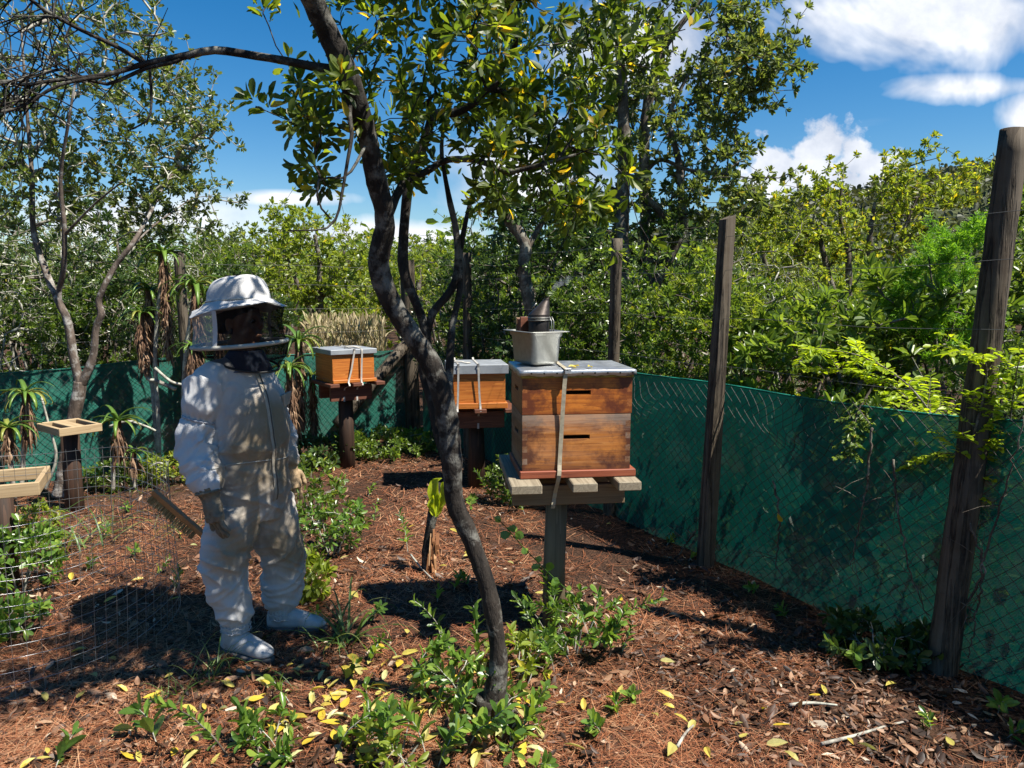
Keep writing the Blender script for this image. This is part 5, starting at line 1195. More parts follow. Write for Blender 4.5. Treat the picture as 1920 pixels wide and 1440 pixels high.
# waist seam
ws = [on_suit(.862 + .006*math.sin(a_*3), 0, .001, np.array(fv*math.cos(a_)+rv*math.sin(a_))) for a_ in np.linspace(-1.35, 1.35, 40)]
g = Geo(); g.tube(ws, .0022, 5, False); g.obj('waist_seam', PIPE, person)
# chest pocket with a pale flap
pq = on_suit(1.12, -.118, .006); nq = unit((fv*.9 - rv*.45)[None])[0]; sq_ = np.cross(up3, nq)
g = Geo()
g.loft([[pq+sq_*(-.042)+up3*(.012), pq+sq_*(.042)+up3*.02, pq+sq_*.034-up3*.035, pq-sq_*.030-up3*.04], [pq+nq*.018+sq_*(-.046)+up3*(.018), pq+nq*.018+sq_*(.050)+up3*.024, pq+nq*.012+sq_*.034-up3*.035, pq+nq*.012-sq_*.030-up3*.04]])
o = g.obj('chest_pocket', PLACK, person, False); bevel_obj(o, .003, 2)
# elastic bands
ELM = mat_plain('elastic_band', (.42, .43, .46), .8, 0, .4, 60, .4)
cb_ = shR*.39+elR*.61; g = Geo(); g.tube([cb_ + (e1*math.cos(a_)+e2*math.sin(a_))*(.074+.002*math.sin(a_*22)) for a_ in np.linspace(0, 6.2832, 90)], .0055, 6, False); g.obj('sleeve_elastic', ELM, person)
for an in (ankR, ankL):
    for dz_ in (.006, -.016):
        g = Geo(); g.tube([an + np.array([math.cos(a_)*(.063+.003*math.sin(a_*20)), math.sin(a_)*(.063+.003*math.sin(a_*20)), dz_+.003*math.sin(a_*9)]) for a_ in np.linspace(0, 6.2832, 80)], .0024, 5, False); g.obj('cuff_elastic', HATM, person)
# boots
BOOT = mat_plain('white_rubber', (.48, .475, .465), .45, 0, .30, 14, .25, spec=.5); SOLE = mat_plain('boot_sole', (.10, .10, .10), .7, 0, .4, 20, .2)
def boot(an, gp, dirb, ln=.275):
    d = unit(np.array([dirb[0], dirb[1], 0])[None])[0]; s_ = np.cross(up3, d); heel = np.array([gp[0], gp[1], 0.]) 
    g = Geo(); P = lambda u, v, z: heel + d*u + s_*v + up3*z
    rings = []
    for (u, hw, zt_, zb_) in ((-.072, .012, .075, .02), (-.066, .030, .085, .010), (-.04, .042, .095, .006), (0, .045, .105, .006), (.05, .045, .105, .008), (.09, .046, .092, .010), (.13, .049, .077, .010), (.165, .048, .066, .012), (.19, .040, .056, .016), (.205, .024, .044, .022), (.212, .010, .036, .026)):
        rings.append([P(u, hw*math.cos(t)*(1 if math.sin(t) < 0 else .92), (zt_+zb_)/2 + (zt_-zb_)/2*math.copysign(abs(math.sin(t))**.75, math.sin(t))) for t in np.arange(20)*2*math.pi/20])
    g.loft(rings)
    top = an + up3*.02; g.tube([P(-.012, 0, .05), P(-.010, 0, .10), (P(-.006, 0, .15)*.7+top*.3), top], [.048, .053, .055, .060], 18)
    me = remesh(g, .006, 5); me.materials.clear(); me.materials.append(BOOT); b = mobj('boot', me, person)
    g2 = Geo(); o1, o2, o3 = [], [], []
    for t in np.arange(40)*2*math.pi/40:
        u = .070 + .146*math.cos(t); hw = .047*(1 - .12*math.cos(t-1.2)) * (1.0 if u > 0.03 else .93) * (1 if .02 > u or u > .07 else .93); v = hw*math.copysign(abs(math.sin(t))**.8, math.sin(t))
        o1.append(P(u, v, -.004)); o2.append(P(u, v*1.03, .012)); o3.append(P(u, v*.98, .020))
    g2.loft([o1, o2, o3]); g2.obj('sole', SOLE, b)
    return b
def gnd(q): return np.array([q[0], q[1], hgt(q[0], q[1])])
boot(ankR, np.array([ankR[0]-.005, ankR[1]]), (.88, -.42)); boot(ankL, np.array([ankL[0], ankL[1]]), (1.0, -.05))
# gloves
def glove(name, wr, down, palmn, mat, curl, parent, thumb_side, size=1.0):
    d = unit(np.array(down, float)[None])[0]; n_ = np.array(palmn, float); n_ = unit((n_-d*(n_@d))[None])[0]; s_ = np.cross(d, n_)*thumb_side; k = size
    g = Geo()
    g.loft([ring3(wr + d*z*k, a*k, b*k, s_, n_, 16, 2.4) for z, a, b in ((-.035, .052, .046), (-.015, .046, .040), (.0, .040, .034), (.02, .040, .030), (.05, .047, .030), (.08, .049, .028), (.098, .045, .025))])
    for i, (off, ln, sp) in enumerate(((.038, .078, .16), (.013, .088, .04), (-.012, .082, -.08), (-.036, .064, -.20))):
        p0_ = wr + d*.088*k + s_*off*k; dd = unit((d + s_*sp)[None])[0]; pts = [p0_-d*.02*k, p0_]; c_ = 0
        for j, fr_ in enumerate((.42, .33, .25)):
            c_ += curl*(.8+.25*i*.3); q = dd*math.cos(c_) + n_*math.sin(c_); pts.append(pts[-1] + q*ln*fr_*k)
        g.tube(spline(np.array(pts), 12), np.linspace(.0112, .0085, 12)*k, 10)
    p0_ = wr + d*.022*k + s_*.036*k; pts = [p0_ - s_*.012*k, p0_ + s_*.016*k + d*.012*k + n_*.006*k, p0_ + s_*.034*k + d*.040*k + n_*.014*k, p0_ + s_*.038*k + d*.070*k + n_*.022*k]
    g.tube(spline(np.array(pts), 10), np.linspace(.0155, .0105, 10)*k, 10)
    me = remesh(g, .0034, 2, .4); V, Nn = arr(me); dd_ = np.array([.0035*noise.noise(Vector((q*34).tolist())) + .002*noise.noise(Vector((q*80).tolist())) for q in V]); setv(me, V+Nn*dd_[:, None])
    me.materials.clear(); me.materials.append(mat); o = mobj(name, me, parent)
    g = Geo(); pts = [wr - d*.018*k + (s_*math.cos(a_)*.050 + n_*math.sin(a_)*.043)*k*(1+.05*math.sin(a_*11)) for a_ in np.linspace(0, 6.2832, 60)]; g.tube(pts, .006*k, 6, False); g.obj('glove_cuff', mat, o)
    return o
GLV1 = mat_plain('grey_leather_glove', (.20, .165, .115), .7, 0, .5, 26, .5); GLV2 = mat_plain('tan_leather_glove', (.40, .28, .16), .7, 0, .35, 26, .5)
glove('glove', wrR+np.array([.0, -.0, -.02]), (.22, -.10, -1), (.62, .70, 0), GLV1, .20, person, -1, 1.12)
glove('glove', wrL+np.array([.0, -.0, -.01]), (.16, -.10, -1), (-.6, .6, 0), GLV2, .30, person, 1, 1.05)

# --- bee brush stuck in the back pocket
bb = U(376, 998, 3.38); bt = U(288, 922, 3.40); ax_ = unit((bt-bb)[None])[0]; nb3 = unit((np.array([-.45, -.10, -.85]) - ax_*(np.array([-.45, -.10, -.85])@ax_))[None])[0]; sd3 = np.cross(ax_, nb3)
brush = thing('bee_brush', 'orange wooden bee brush sticking out behind the beekeeper at hip height', 'brush', ((bb+bt)/2))
BRW = mat_plain('brush_wood', (.52, .19, .045), .5, 0, .3, 20, .1); BRI = mat_tone('bristles', [(0, (.12, .07, .025)), (.6, (.34, .22, .08)), (1, (.50, .36, .16))], .6)
Lb = np.linalg.norm(bt-bb); g = Geo(); g.loft([[bb+ax_*u + sd3*.020*a+nb3*.011*b for a, b in ((-1, -1), (1, -1), (1, 1), (-1, 1))] for u in np.linspace(-.10, Lb, 6)]); o = g.obj('brush_back', BRW, brush, False); bevel_obj(o, .003, 2)
g = Geo(); rb = np.random.default_rng(4)
for k in range(420):
    u = rb.uniform(.012, Lb-.004); b0 = bb+ax_*u + sd3*rb.uniform(-.013, .013) + nb3*.008; d = nb3 + rb.normal(0, .06, 3); L_ = .045*rb.uniform(.85, 1.1); w_ = ax_*.0011
    g.add([b0-w_, b0+w_, b0+d*L_+w_*.7, b0+d*L_-w_*.7], [(0, 1, 2, 3)], None, rb.random())
g.obj('bristles', BRI, brush, False, kind='stuff')
# ------------------------------------------------------------------ aloes
def aloe_leaf_mesh(nm, L, W, arch, tone, seedv):
    g = Geo(); rings = []; n = 8
    for i in range(n+1):
        f = i/n; x = L*math.sin(f*arch)/arch*1.0; z = L*((1-math.cos(f*arch*1.35))/(-arch*1.1) + f*.62)
        w_ = W*(1-f)**.7*(1 if f > 0 else 1); t_ = W*.22*(1-f*.9)
        rings.append([(x, -w_, z+w_*.35), (x, 0, z-t_*.4), (x, w_, z+w_*.35), (x, 0, z-t_*1.4)])
    g.loft(rings, True, True, 0); V = np.concatenate(g.V); g.tone = [np.clip(tone + (V[:, 0]/L)*.2, 0, 1)]
    return g.mesh(nm, LEAF_ALOE, True)
ALOE = [aloe_leaf_mesh('leaf', 1, .050, a, t, 0) for a, t in ((1.5, .2), (1.9, .45), (2.2, .6), (1.2, .1), (2.4, .85))]
def aloe(label, heads, stems, seed, base, group=None):
    """heads: (point, size, skirt length); stems: rows of points"""
    rg_ = np.random.default_rng(seed); root = thing('aloe', label, 'aloe', base, group)
    for rows, r_ in stems:
        S = spline(np.asarray(rows, float), 22); g = Geo(); g.tube(S, np.linspace(r_*1.15, r_, 22), 9, True, 0, .15, seed=seed); g.obj('stem', BARK_TWIG, root)
    for (c_, size, sk_) in heads:
        n = 17
        for k in range(n):
            a = k*2.399 + rg_.uniform(-.2, .2); lvl = k/n; ti = -.50*lvl*1.2 + .35 + rg_.uniform(-.15, .15)
            o = bpy.data.objects.new('leaf', ALOE[min(4, int(rg_.integers(0, 5)))]); finish(o, root); s_ = size*rg_.uniform(1.35, 1.95)
            o.matrix_basis = Matrix.Translation(Vector(c_ + np.array([0, 0, -.05*size*lvl]))) @ Matrix.Rotation(a, 4, 'Z') @ Matrix.Rotation(ti if k > 4 else -.55+.1*k, 4, 'Y') @ Matrix.Diagonal((s_, s_*1.0, s_, 1))
        if sk_ > .02:
            m_ = int(260*sk_/.5)+50; g = Geo()
            for k in range(m_):
                f = rg_.random()**.9; a = rg_.uniform(0, 6.28); rr = (.030+.022*math.sin(f*3.1))*rg_.uniform(.6, 1.25)*(.7+size); z = c_[2]-.03-sk_*f
                xo = c_[0] + (rows_off(stems, z)[0]-c_[0] if False else 0); L_ = rg_.uniform(.06, .16); w_ = rg_.uniform(.003, .007)
                q = np.array([c_[0]+math.cos(a)*rr*.6, c_[1]+math.sin(a)*rr*.6, z]); d = unit(np.array([[math.cos(a)*.25, math.sin(a)*.25, -1]]) + rg_.normal(0, .13, (1, 3)))[0]; s_ = np.array([-math.sin(a), math.cos(a), 0])*w_
                mid = q + d*L_*.5 + np.array([math.cos(a), math.sin(a), 0])*.012; e = q + d*L_
                g.add([q-s_, q+s_, mid+s_*1.0, mid-s_*1.0, e], [(0, 1, 2, 3)], [(3, 2, 4)], rg_.random())
            g.tube([c_, c_-np.array([0, 0, sk_])], [.032*(.7+size), .024*(.7+size)], 8, True, .15); g.obj('dry_skirt', SKIRT, root, False, kind='stuff')
    return root
ya = 6.45
def A3(px, py, y=ya): return U(px, py, y)
aloe('tall aloe left of the hat with a long brown skirt on a thin pale stem', [(A3(306, 476), .27, .80)], [([A3(300, 905), A3(297, 800), A3(291, 690), A3(292, 640), A3(306, 480)], .017)], 3, A3(300, 905)*np.array([1, 1, 0]))
aloe('medium aloe just left of the tallest aloe', [(A3(279, 545, 6.55), .24, .55)], [([A3(300, 905, 6.5), A3(285, 720, 6.55), A3(276, 690, 6.55), A3(278, 550, 6.55)], .017)], 4, A3(298, 905, 6.5)*np.array([1, 1, 0]))
aloe('low headed aloe leftmost of the tall cluster', [(A3(264, 588, 6.4), .20, .42)], [([A3(330, 730, 6.4), A3(296, 715, 6.4), A3(272, 700, 6.4), A3(265, 595, 6.4)], .014)], 5, A3(330, 900, 6.4)*np.array([1, 1, 0]))
aloe('thick skirted aloe touching the left side of the hat brim', [(A3(366, 535, 6.3), .29, .72)], [([A3(345, 905, 6.3), A3(347, 700, 6.3), A3(366, 540, 6.3)], .022)], 6, A3(345, 905, 6.3)*np.array([1, 1, 0]))
aloe('aloe mostly hidden behind the hat', [(A3(408, 545, 6.7), .24, .5)], [([A3(400, 890, 6.7), A3(405, 700, 6.7), A3(408, 550, 6.7)], .02)], 7, A3(400, 890, 6.7)*np.array([1, 1, 0]))
aloe('small bright aloe head low beside the beekeeper shoulder', [(A3(360, 650, 6.2), .17, .15)], [([A3(362, 900, 6.2), A3(358, 760, 6.2), A3(360, 655, 6.2)], .015)], 8, A3(362, 900, 6.2)*np.array([1, 1, 0]))
aloe('aloe standing behind the beekeeper left of the single orange hive', [(A3(560, 640, 6.9), .28, .75)], [([A3(556, 872, 6.9), A3(555, 760, 6.9), A3(560, 645, 6.9)], .02)], 9, A3(556, 872, 6.9)*np.array([1, 1, 0]))
aloe('low drooping aloe between the beekeeper and the single orange hive', [(A3(543, 690, 6.7), .25, .5)], [([A3(545, 880, 6.7), A3(543, 700, 6.7)], .02)], 10, A3(545, 880, 6.7)*np.array([1, 1, 0]))
aloe('aloe pressed against the left side of the single orange hive', [(A3(585, 705, 7.15), .24, .5)], [([A3(590, 862, 7.15), A3(585, 710, 7.15)], .02)], 11, A3(590, 862, 7.15)*np.array([1, 1, 0]))
aloe('bright aloe in front of the back fence near the left edge', [(A3(48, 738, 5.7), .24, .32)], [([A3(40, 925, 5.7), A3(45, 830, 5.7), A3(48, 742, 5.7)], .016)], 12, A3(40, 925, 5.7)*np.array([1, 1, 0]))
aloe('half lit aloe at the left edge above the low hive frame', [(A3(14, 802, 5.4), .22, .2)], [([A3(28, 935, 5.4), A3(20, 870, 5.4), A3(14, 806, 5.4)], .015)], 13, A3(28, 935, 5.4)*np.array([1, 1, 0]))
aloe('small aloe right beside the empty hive stand', [(A3(220, 790, 5.9), .22, .25)], [([A3(212, 920, 5.9), A3(214, 860, 5.9), A3(220, 795, 5.9)], .014)], 14, A3(212, 920, 5.9)*np.array([1, 1, 0]))
aloe('tiny aloe low between the hive stand and the tall aloe stem', [(A3(250, 848, 6.0), .15, .08)], [([A3(252, 915, 6.0), A3(250, 852, 6.0)], .012)], 15, A3(252, 915, 6.0)*np.array([1, 1, 0]))
# long pale stems fallen between the aloes
for lab, rows in (('bare pale aloe stem lying sideways beside the beekeeper shoulder', [(290, 690), (320, 715), (345, 722), (372, 730)]), ('pale arched dead stem between the empty stand and the tall aloe', [(205, 800), (240, 790), (275, 800), (292, 808)]),
                  ('leaning dead stick against the back fence at the left', [(80, 930), (105, 860), (92, 800), (78, 745)]), ('curved pale root at the foot of the tall aloe', [(283, 900), (280, 880), (296, 868), (310, 872)])):
    g = Geo(); P = np.array([A3(a, b, 6.1) for a, b in rows]); S = spline(P, 16); g.tube(S, np.linspace(.013, .008, 16), 7, True, 0, .1); mobj('fallen_stick', g.mesh('fallen_stick', BARK_TWIG), label=lab, cat='stick')

# ------------------------------------------------------------------ wire cage
cyc = np.array([-2.42, 3.43]); cr_ = .76; ch_ = .74
cage = thing('wire_cage', 'round welded wire mesh cage standing at the left foreground', 'cage', (cyc[0], cyc[1], 0))
CAGEM = mat_plain('cage_wire', (.42, .42, .42), .38, .8, .5, 5, 0)
ph0 = .3
def cp(a, z): 
    r_ = cr_*(1+.03*math.sin(a*2+1)+.012*math.sin(a*5)) + .012*math.sin(a*3+z*5); return np.array([cyc[0]+r_*math.cos(a), cyc[1]+r_*math.sin(a), .004+z+.018*math.sin(a*2+ph0)+.012*math.sin(a*5+z*3)])
for k in range(14):
    g = Geo(); g.tube([cp(a, .012+k*.055) for a in np.linspace(0, 2*math.pi, 110)], .0013, 4, False); g.obj('ring_wire', CAGEM, cage)
for k in range(92):
    a = k*2*math.pi/92; g = Geo(); g.tube([cp(a, z) for z in np.linspace(-.01, ch_, 9)], .0011, 4, False); g.obj('upright_wire', CAGEM, cage)

# ------------------------------------------------------------------ small plants
SEEDV = leaf_variants('seed', LEAF_SEED, T8, 6, .40, .05, .95)
def seedling(label, base, h, n, ll, seed, group=None, lean=(0, 0), wr=None, mat=LEAF_SEED, th=(.7, 1.2), name='seedling', top=3, joined=False):
    rg_ = np.random.default_rng(seed); root = thing(name, label, 'plant', (base[0], base[1], 0), group)
    b = np.array([base[0], base[1], hgt(base[0], base[1])-.01]); P = [b]; d = np.array([lean[0]*.3, lean[1]*.3, 1.])
    for k in range(7): d = unit((d + rg_.normal(0, .09, 3) + np.array([lean[0]*.12, lean[1]*.12, 0]))[None])[0]; P.append(P[-1]+d*h/7)
    S = spline(np.array(P), 20); g = Geo(); g.tube(S, np.linspace(.0032, .0015, 20)*(.6+h*1.4), 5, True); g.obj('stem', BARK_MID if h > .3 else BARK_TWIG, root)
    pts, dirs, nrm, lens = [], [], [], []
    for k in range(n):
        f = .22 + .78*(k/n)**.9; i = min(18, int(f*19)); ax_ = unit((S[i+1]-S[i])[None])[0]; a = (k//2)*1.57 + (k % 2)*3.14 + rg_.uniform(-.4, .4); t_ = rg_.uniform(*th)*(1-.35*f)
        e1_ = unit(np.cross(ax_, [1, .1, 0])[None])[0]; e2_ = np.cross(ax_, e1_); rad = e1_*math.cos(a)+e2_*math.sin(a)
        D = ax_*math.cos(t_)+rad*math.sin(t_); Nv = ax_*math.sin(t_)-rad*math.cos(t_)
        pts.append(S[i]); dirs.append(D); nrm.append(Nv + rg_.normal(0, .15, 3)); lens.append(ll*(1-.35*f)*rg_.uniform(.75, 1.2))
    for q, D, Nv, L_ in zip(pts, dirs, nrm, lens): place_leaf(SEEDV[int(rg_.integers(0, 6))], q, D, Nv, L_, root)
    return root
rgp = np.random.default_rng(77); sd = 100
CL = [  # cluster label, pixel spots on the ground with height, leaves, leaf length
    ('leafy green seedling at the foot of the front tree trunk', 'seedlings at the foot of the front tree', [(865, 1330, .26, 16, .06), (880, 1400, .28, 18, .06), (960, 1330, .22, 14, .055), (985, 1370, .25, 16, .05), (900, 1250, .26, 16, .055), (860, 1270, .22, 14, .05), (985, 1290, .26, 16, .055), (955, 1415, .2, 14, .06), (840, 1390, .22, 14, .06), (1005, 1240, .24, 14, .05)]),
    ('glossy sapling growing round the post of the main hive stand', 'saplings round the main hive post', [(1050, 1200, .34, 22, .05), (1085, 1210, .36, 24, .05), (1120, 1215, .44, 24, .045), (1010, 1215, .30, 18, .05), (1140, 1235, .30, 20, .045), (1075, 1250, .24, 16, .05), (1040, 1260, .26, 18, .05), (1100, 1170, .25, 16, .045), (1165, 1230, .16, 10, .04)]),
    ('green seedling among the yellow leaves at the bottom edge', 'seedlings along the bottom edge', [(490, 1425, .2, 14, .06), (520, 1405, .16, 12, .06), (560, 1435, .16, 12, .055), (430, 1420, .34, 26, .045), (720, 1425, .26, 22, .05), (760, 1440, .2, 14, .055), (630, 1420, .22, 12, .05), (800, 1420, .2, 14, .06), (1000, 1445, .12, 10, .05), (700, 1390, .2, 12, .05), (820, 1440, .18, 14, .06), (295, 1395, .16, 8, .085), (100, 1450, .14, 8, .07)]),
    ('short leafy plant between the boots and the front tree', 'plants between the boots and the front tree', [(690, 1250, .14, 10, .05), (700, 1165, .14, 10, .045), (810, 1245, .3, 18, .05), (775, 1285, .2, 12, .05), (545, 1320, .12, 8, .05), (590, 1180, .1, 8, .05), (640, 1290, .12, 8, .05), (830, 1200, .26, 16, .045)]),
    ('low green plant on the bare litter behind the front tree', 'plants on the litter behind the front tree', [(765, 1035, .28, 18, .045), (700, 985, .2, 12, .04), (850, 1110, .12, 12, .045), (880, 1100, .1, 10, .045), (820, 1130, .08, 8, .04), (880, 960, .24, 16, .045), (925, 945, .3, 20, .045), (950, 960, .3, 20, .04), (985, 965, .24, 20, .035), (690, 930, .12, 8, .04)]),
    ('small plant in the right foreground litter', 'plants in the right foreground', [(1160, 1345, .08, 10, .05), (1180, 1310, .07, 8, .045), (1130, 1375, .1, 12, .055), (1745, 1370, .07, 8, .045), (1870, 1340, .12, 10, .05), (1885, 1385, .1, 10, .05)]),
    ('shaded round leaved plant under the right fence', 'plants under the right fence', [(1600, 1245, .12, 10, .06), (1640, 1255, .12, 10, .06), (1560, 1225, .1, 8, .055), (1670, 1235, .12, 10, .06), (1690, 1215, .12, 8, .06), (1420, 1110, .08, 8, .05), (1480, 1160, .08, 8, .05), (1250, 1020, .08, 8, .045), (1290, 1050, .1, 8, .045)]),
    ('weed seedling inside the wire cage or just behind it', 'weeds about the wire cage', [(325, 1115, .14, 10, .05), (245, 1045, .1, 8, .045), (160, 1075, .1, 8, .05), (290, 1085, .14, 8, .04), (238, 960, .1, 8, .045), (200, 1010, .1, 8, .045)])]
for lab, grp, spots in CL:
    spots = sorted(spots); ORD = ['leftmost', 'second from left', 'third from left', 'fourth from left', 'fifth from left', 'sixth from left', 'seventh from left', 'eighth from left', 'ninth from left', 'tenth from left', 'eleventh from left', 'twelfth from left', 'thirteenth from left']
    for kk, (px, py, h_, n_, ll) in enumerate(spots):
        sd += 1; seedling(lab + ', ' + ('rightmost' if kk == len(spots)-1 else ORD[kk]), G(px, py), h_*1.05, int(n_*1.3), ll*1.35, sd, grp, (rgp.uniform(-1, 1), rgp.uniform(-1, 1)))
# leafy low shrubs
def low_shrub(label, base, h, r_, nt, ll, seed, mat=LEAF_SEED, k=5, wr=.42, keep=.9):
    rg_ = np.random.default_rng(seed); root = thing('shrub', label, 'shrub', (base[0], base[1], 0)); b = np.array([base[0], base[1], 0.])
    st = [(np.array([[*(b+np.array([.02*math.cos(a), .02*math.sin(a), -.02])), .006], [*(b+np.array([r_*.4*math.cos(a), r_*.4*math.sin(a), h*.5])), .003]]), .2) for a in np.arange(5)*1.257]
    tg_ = ellip(rg_, nt, b+np.array([0, 0, h*.55]), (r_, r_, h*.5), .2); tg_ = tg_[tg_[:, 2] > .02]; sk_ = grow(st, tg_, rg_, seg=.05, tip=.0014, wig=.1); g = Geo()
    for ch in sk_['chains']: chain_tube(g, sk_, ch)
    g.obj('stems', BARK_TWIG, root, kind='stuff'); P, A = leaf_points(sk_, rg_, 3, 4); B, D, Nn = whorls(P, A, k, .5, 1.3, rg_, .4); kk = rg_.random(len(B)) < keep; B, D, Nn = B[kk], D[kk], Nn[kk]
    mobj('foliage', leaf_mesh('foliage', B, D, Nn, ll*rg_.uniform(.6, 1.2, len(B)), np.full(len(B), wr), tones(rg_, len(B), 0, .05, 1), T8, mat), root, kind='stuff'); return root
low_shrub('glossy low shrub just behind the beekeeper legs', G(625, 1040), .36, .22, 52, .042, 201)
low_shrub('low shrub in the shade beside the tan glove', G(592, 985), .46, .20, 50, .042, 202, LEAF_MID)
low_shrub('bright little shrub beside the left boot top', G(585, 1120), .20, .12, 34, .05, 203, LEAF_LIGHT)
low_shrub('clover green leafy clump inside the wire cage at the left edge', G(35, 1110), .36, .24, 60, .05, 204)
low_shrub('low leafy clump by the foot of the wire cage at the left edge', G(20, 1190), .15, .16, 34, .05, 205)
low_shrub('yellow green bushy weed below the low hive frame', G(75, 1050), .34, .16, 50, .035, 206, LEAF_LIGHT)
low_shrub('spreading ground cover below the back fence right of the single hive', G(725, 850), .20, .55, 160, .055, 207, LEAF_MID)
low_shrub('shaded ground cover left of the single hive stand', G(585, 872), .26, .40, 120, .055, 208, LEAF_DARK)
low_shrub('small green shrub beside the half hidden hive stand', G(960, 940), .34, .2, 60, .042, 209, LEAF_MID)
low_shrub('thin undergrowth at the foot of the tall aloe', G(330, 905), .24, .35, 80, .045, 210, LEAF_LIGHT)
low_shrub('undergrowth below the back fence left of the tall aloe', G(235, 912), .18, .35, 60, .045, 211, LEAF_MID)
low_shrub('dark leafy undergrowth at the foot of the right fence', G(1640, 1225), .14, .25, 40, .06, 212, LEAF_DARK)
low_shrub('leafy weed patch round the foot of the front tree trunk', G(935, 1375), 0.13, 0.2, 14, .050, 213, LEAF_SEED, 5, .40, .8)
low_shrub('green weed patch right behind the front tree foot', G(965, 1270), 0.16, 0.18, 16, .048, 214, LEAF_LIGHT, 5, .40, .8)
low_shrub('sapling thicket at the base of the main hive post', G(1075, 1225), 0.3, 0.22, 26, .045, 215, LEAF_SEED, 5, .40, .85)
low_shrub('green weed patch left of the front tree foot', G(850, 1310), 0.14, 0.16, 14, .05, 216, LEAF_SEED, 5, .40, .8)
low_shrub('weed patch at the lower edge left of the front tree', G(745, 1425), 0.11, 0.18, 12, .05, 217, LEAF_LIGHT, 5, .40, .8)
low_shrub('small weed patch between the boots and the bottom edge', G(505, 1400), 0.1, 0.14, 10, .05, 218, LEAF_SEED, 5, .40, .8)
# trailing runner with round leaves in front of the hive post
run = thing('trailing_runner', 'thin trailing runner with round leaves reaching up left past the hive post', 'plant', G(1135, 1180))
S = spline(np.array([U(1145, 1185, 3.42), U(1090, 1130, 3.38), U(1040, 1085, 3.36), U(985, 1030, 3.34), U(950, 990, 3.32), U(935, 975, 3.3)]), 40)
g = Geo(); g.tube(S, np.linspace(.004, .0018, 40), 5); g.obj('stem', LEAF_SEED, run)
for k, i in enumerate(range(6, 40, 2)):
    place_leaf(leaf_variants('round', LEAF_SEED, T8, 6, .85, .3, 1)[k % 6], S[i], np.array([math.cos(k*2.5), -.3, math.sin(k*2.5)*.8+.2]), np.array([.2, -.8, .5]), .040+.012*math.sin(k), run)
# grass tufts
def blade_mesh(name, L, W, arch, tone):
    g = Geo(); n = 7; V = []; 
    for i in range(n+1):
        f = i/n; x = L*math.sin(arch*f)/arch*f**.2; z = L*(math.sin(f*1.9)/1.9 - .25*f*f*arch/1.5); w_ = W*(1-f**1.6)+.0003; V += [(x, -w_, z+w_*.4), (x, 0, z), (x, w_, z+w_*.4)]
    Q = [];
    for i in range(n): Q += [(3*i, 3*i+1, 3*i+4, 3*i+3), (3*i+1, 3*i+2, 3*i+5, 3*i+4)]
    g.add(V, Q, None, tone); return g.mesh(name, GRASS, True)
BL = [blade_mesh('blade', 1, .018, a, t) for a, t in ((.8, .2), (1.2, .5), (1.6, .35), (2.0, .75), (1.0, .95))]
def tuft(label, base, h, n, seed, spread=.03, wide=1.0, group=None):
    rg_ = np.random.default_rng(seed); root = thing('grass_tuft', label, 'grass', (base[0], base[1], 0), group)
    for k in range(n):
        o = bpy.data.objects.new('blade', BL[int(rg_.integers(0, 5))]); finish(o, root); s_ = h*rg_.uniform(.55, 1.15)
        o.matrix_basis = Matrix.Translation(Vector((base[0]+rg_.normal(0, spread), base[1]+rg_.normal(0, spread), hgt(base[0], base[1])-.005))) @ Matrix.Rotation(rg_.uniform(0, 6.28), 4, 'Z') @ Matrix.Rotation(rg_.uniform(-.3, .5), 4, 'Y') @ Matrix.Diagonal((s_, s_*wide, s_, 1))
tuft('long bladed grass tuft in front of the boots', G(640, 1205), .42, 26, 301, .05, .8)
tuft('grass tuft beside the heel of the near boot', G(400, 1270), .30, 22, 302, .04, .5)
tuft('thin grass clump in front of the wire cage', G(345, 1300), .24, 18, 303, .04, .5)
tuft('tall grass tuft inside the wire cage', G(150, 1030), .48, 20, 304, .07, .9)
tuft('wispy grass beside the tall grass in the wire cage', G(200, 985), .3, 18, 305, .08, .4)
tuft('short grass clump left of the yellow leaves', G(520, 1290), .16, 16, 306, .05, .5)
tuft('fine grass at the foot of the trunk base left side', G(780, 1310), .2, 16, 307, .05, .5)
tuft('sparse grass behind the wire cage near the beekeeper', G(330, 1000), .26, 22, 308, .10, .35)
tuft('dry grass clump below the tall aloe', G(265, 925), .22, 30, 309, .18, .5)
# dry reed heads beyond the back fence
rg = np.random.default_rng(88); nb_ = 6000; yb_ = rg.uniform(9.6, 11.5, nb_); pxb = rg.uniform(575, 720, nb_)
B = np.stack([(pxb-960)/FPX*yb_, yb_, rg.uniform(.2, 1.15, nb_)], 1); D = unit(rg.normal(0, .35, (nb_, 3)) + np.array([0, 0, 1.]))
mobj('dry_grass', leaf_mesh('dry_grass', B, D, rg.normal(size=(nb_, 3)), rg.uniform(.07, .20, nb_), np.full(nb_, .05), np.clip(rg.normal(.5, .25, nb_), 0, 1), T4, DRYGRASS), label='pale dry grass beyond the back fence above the single hive', cat='grass', kind='stuff')

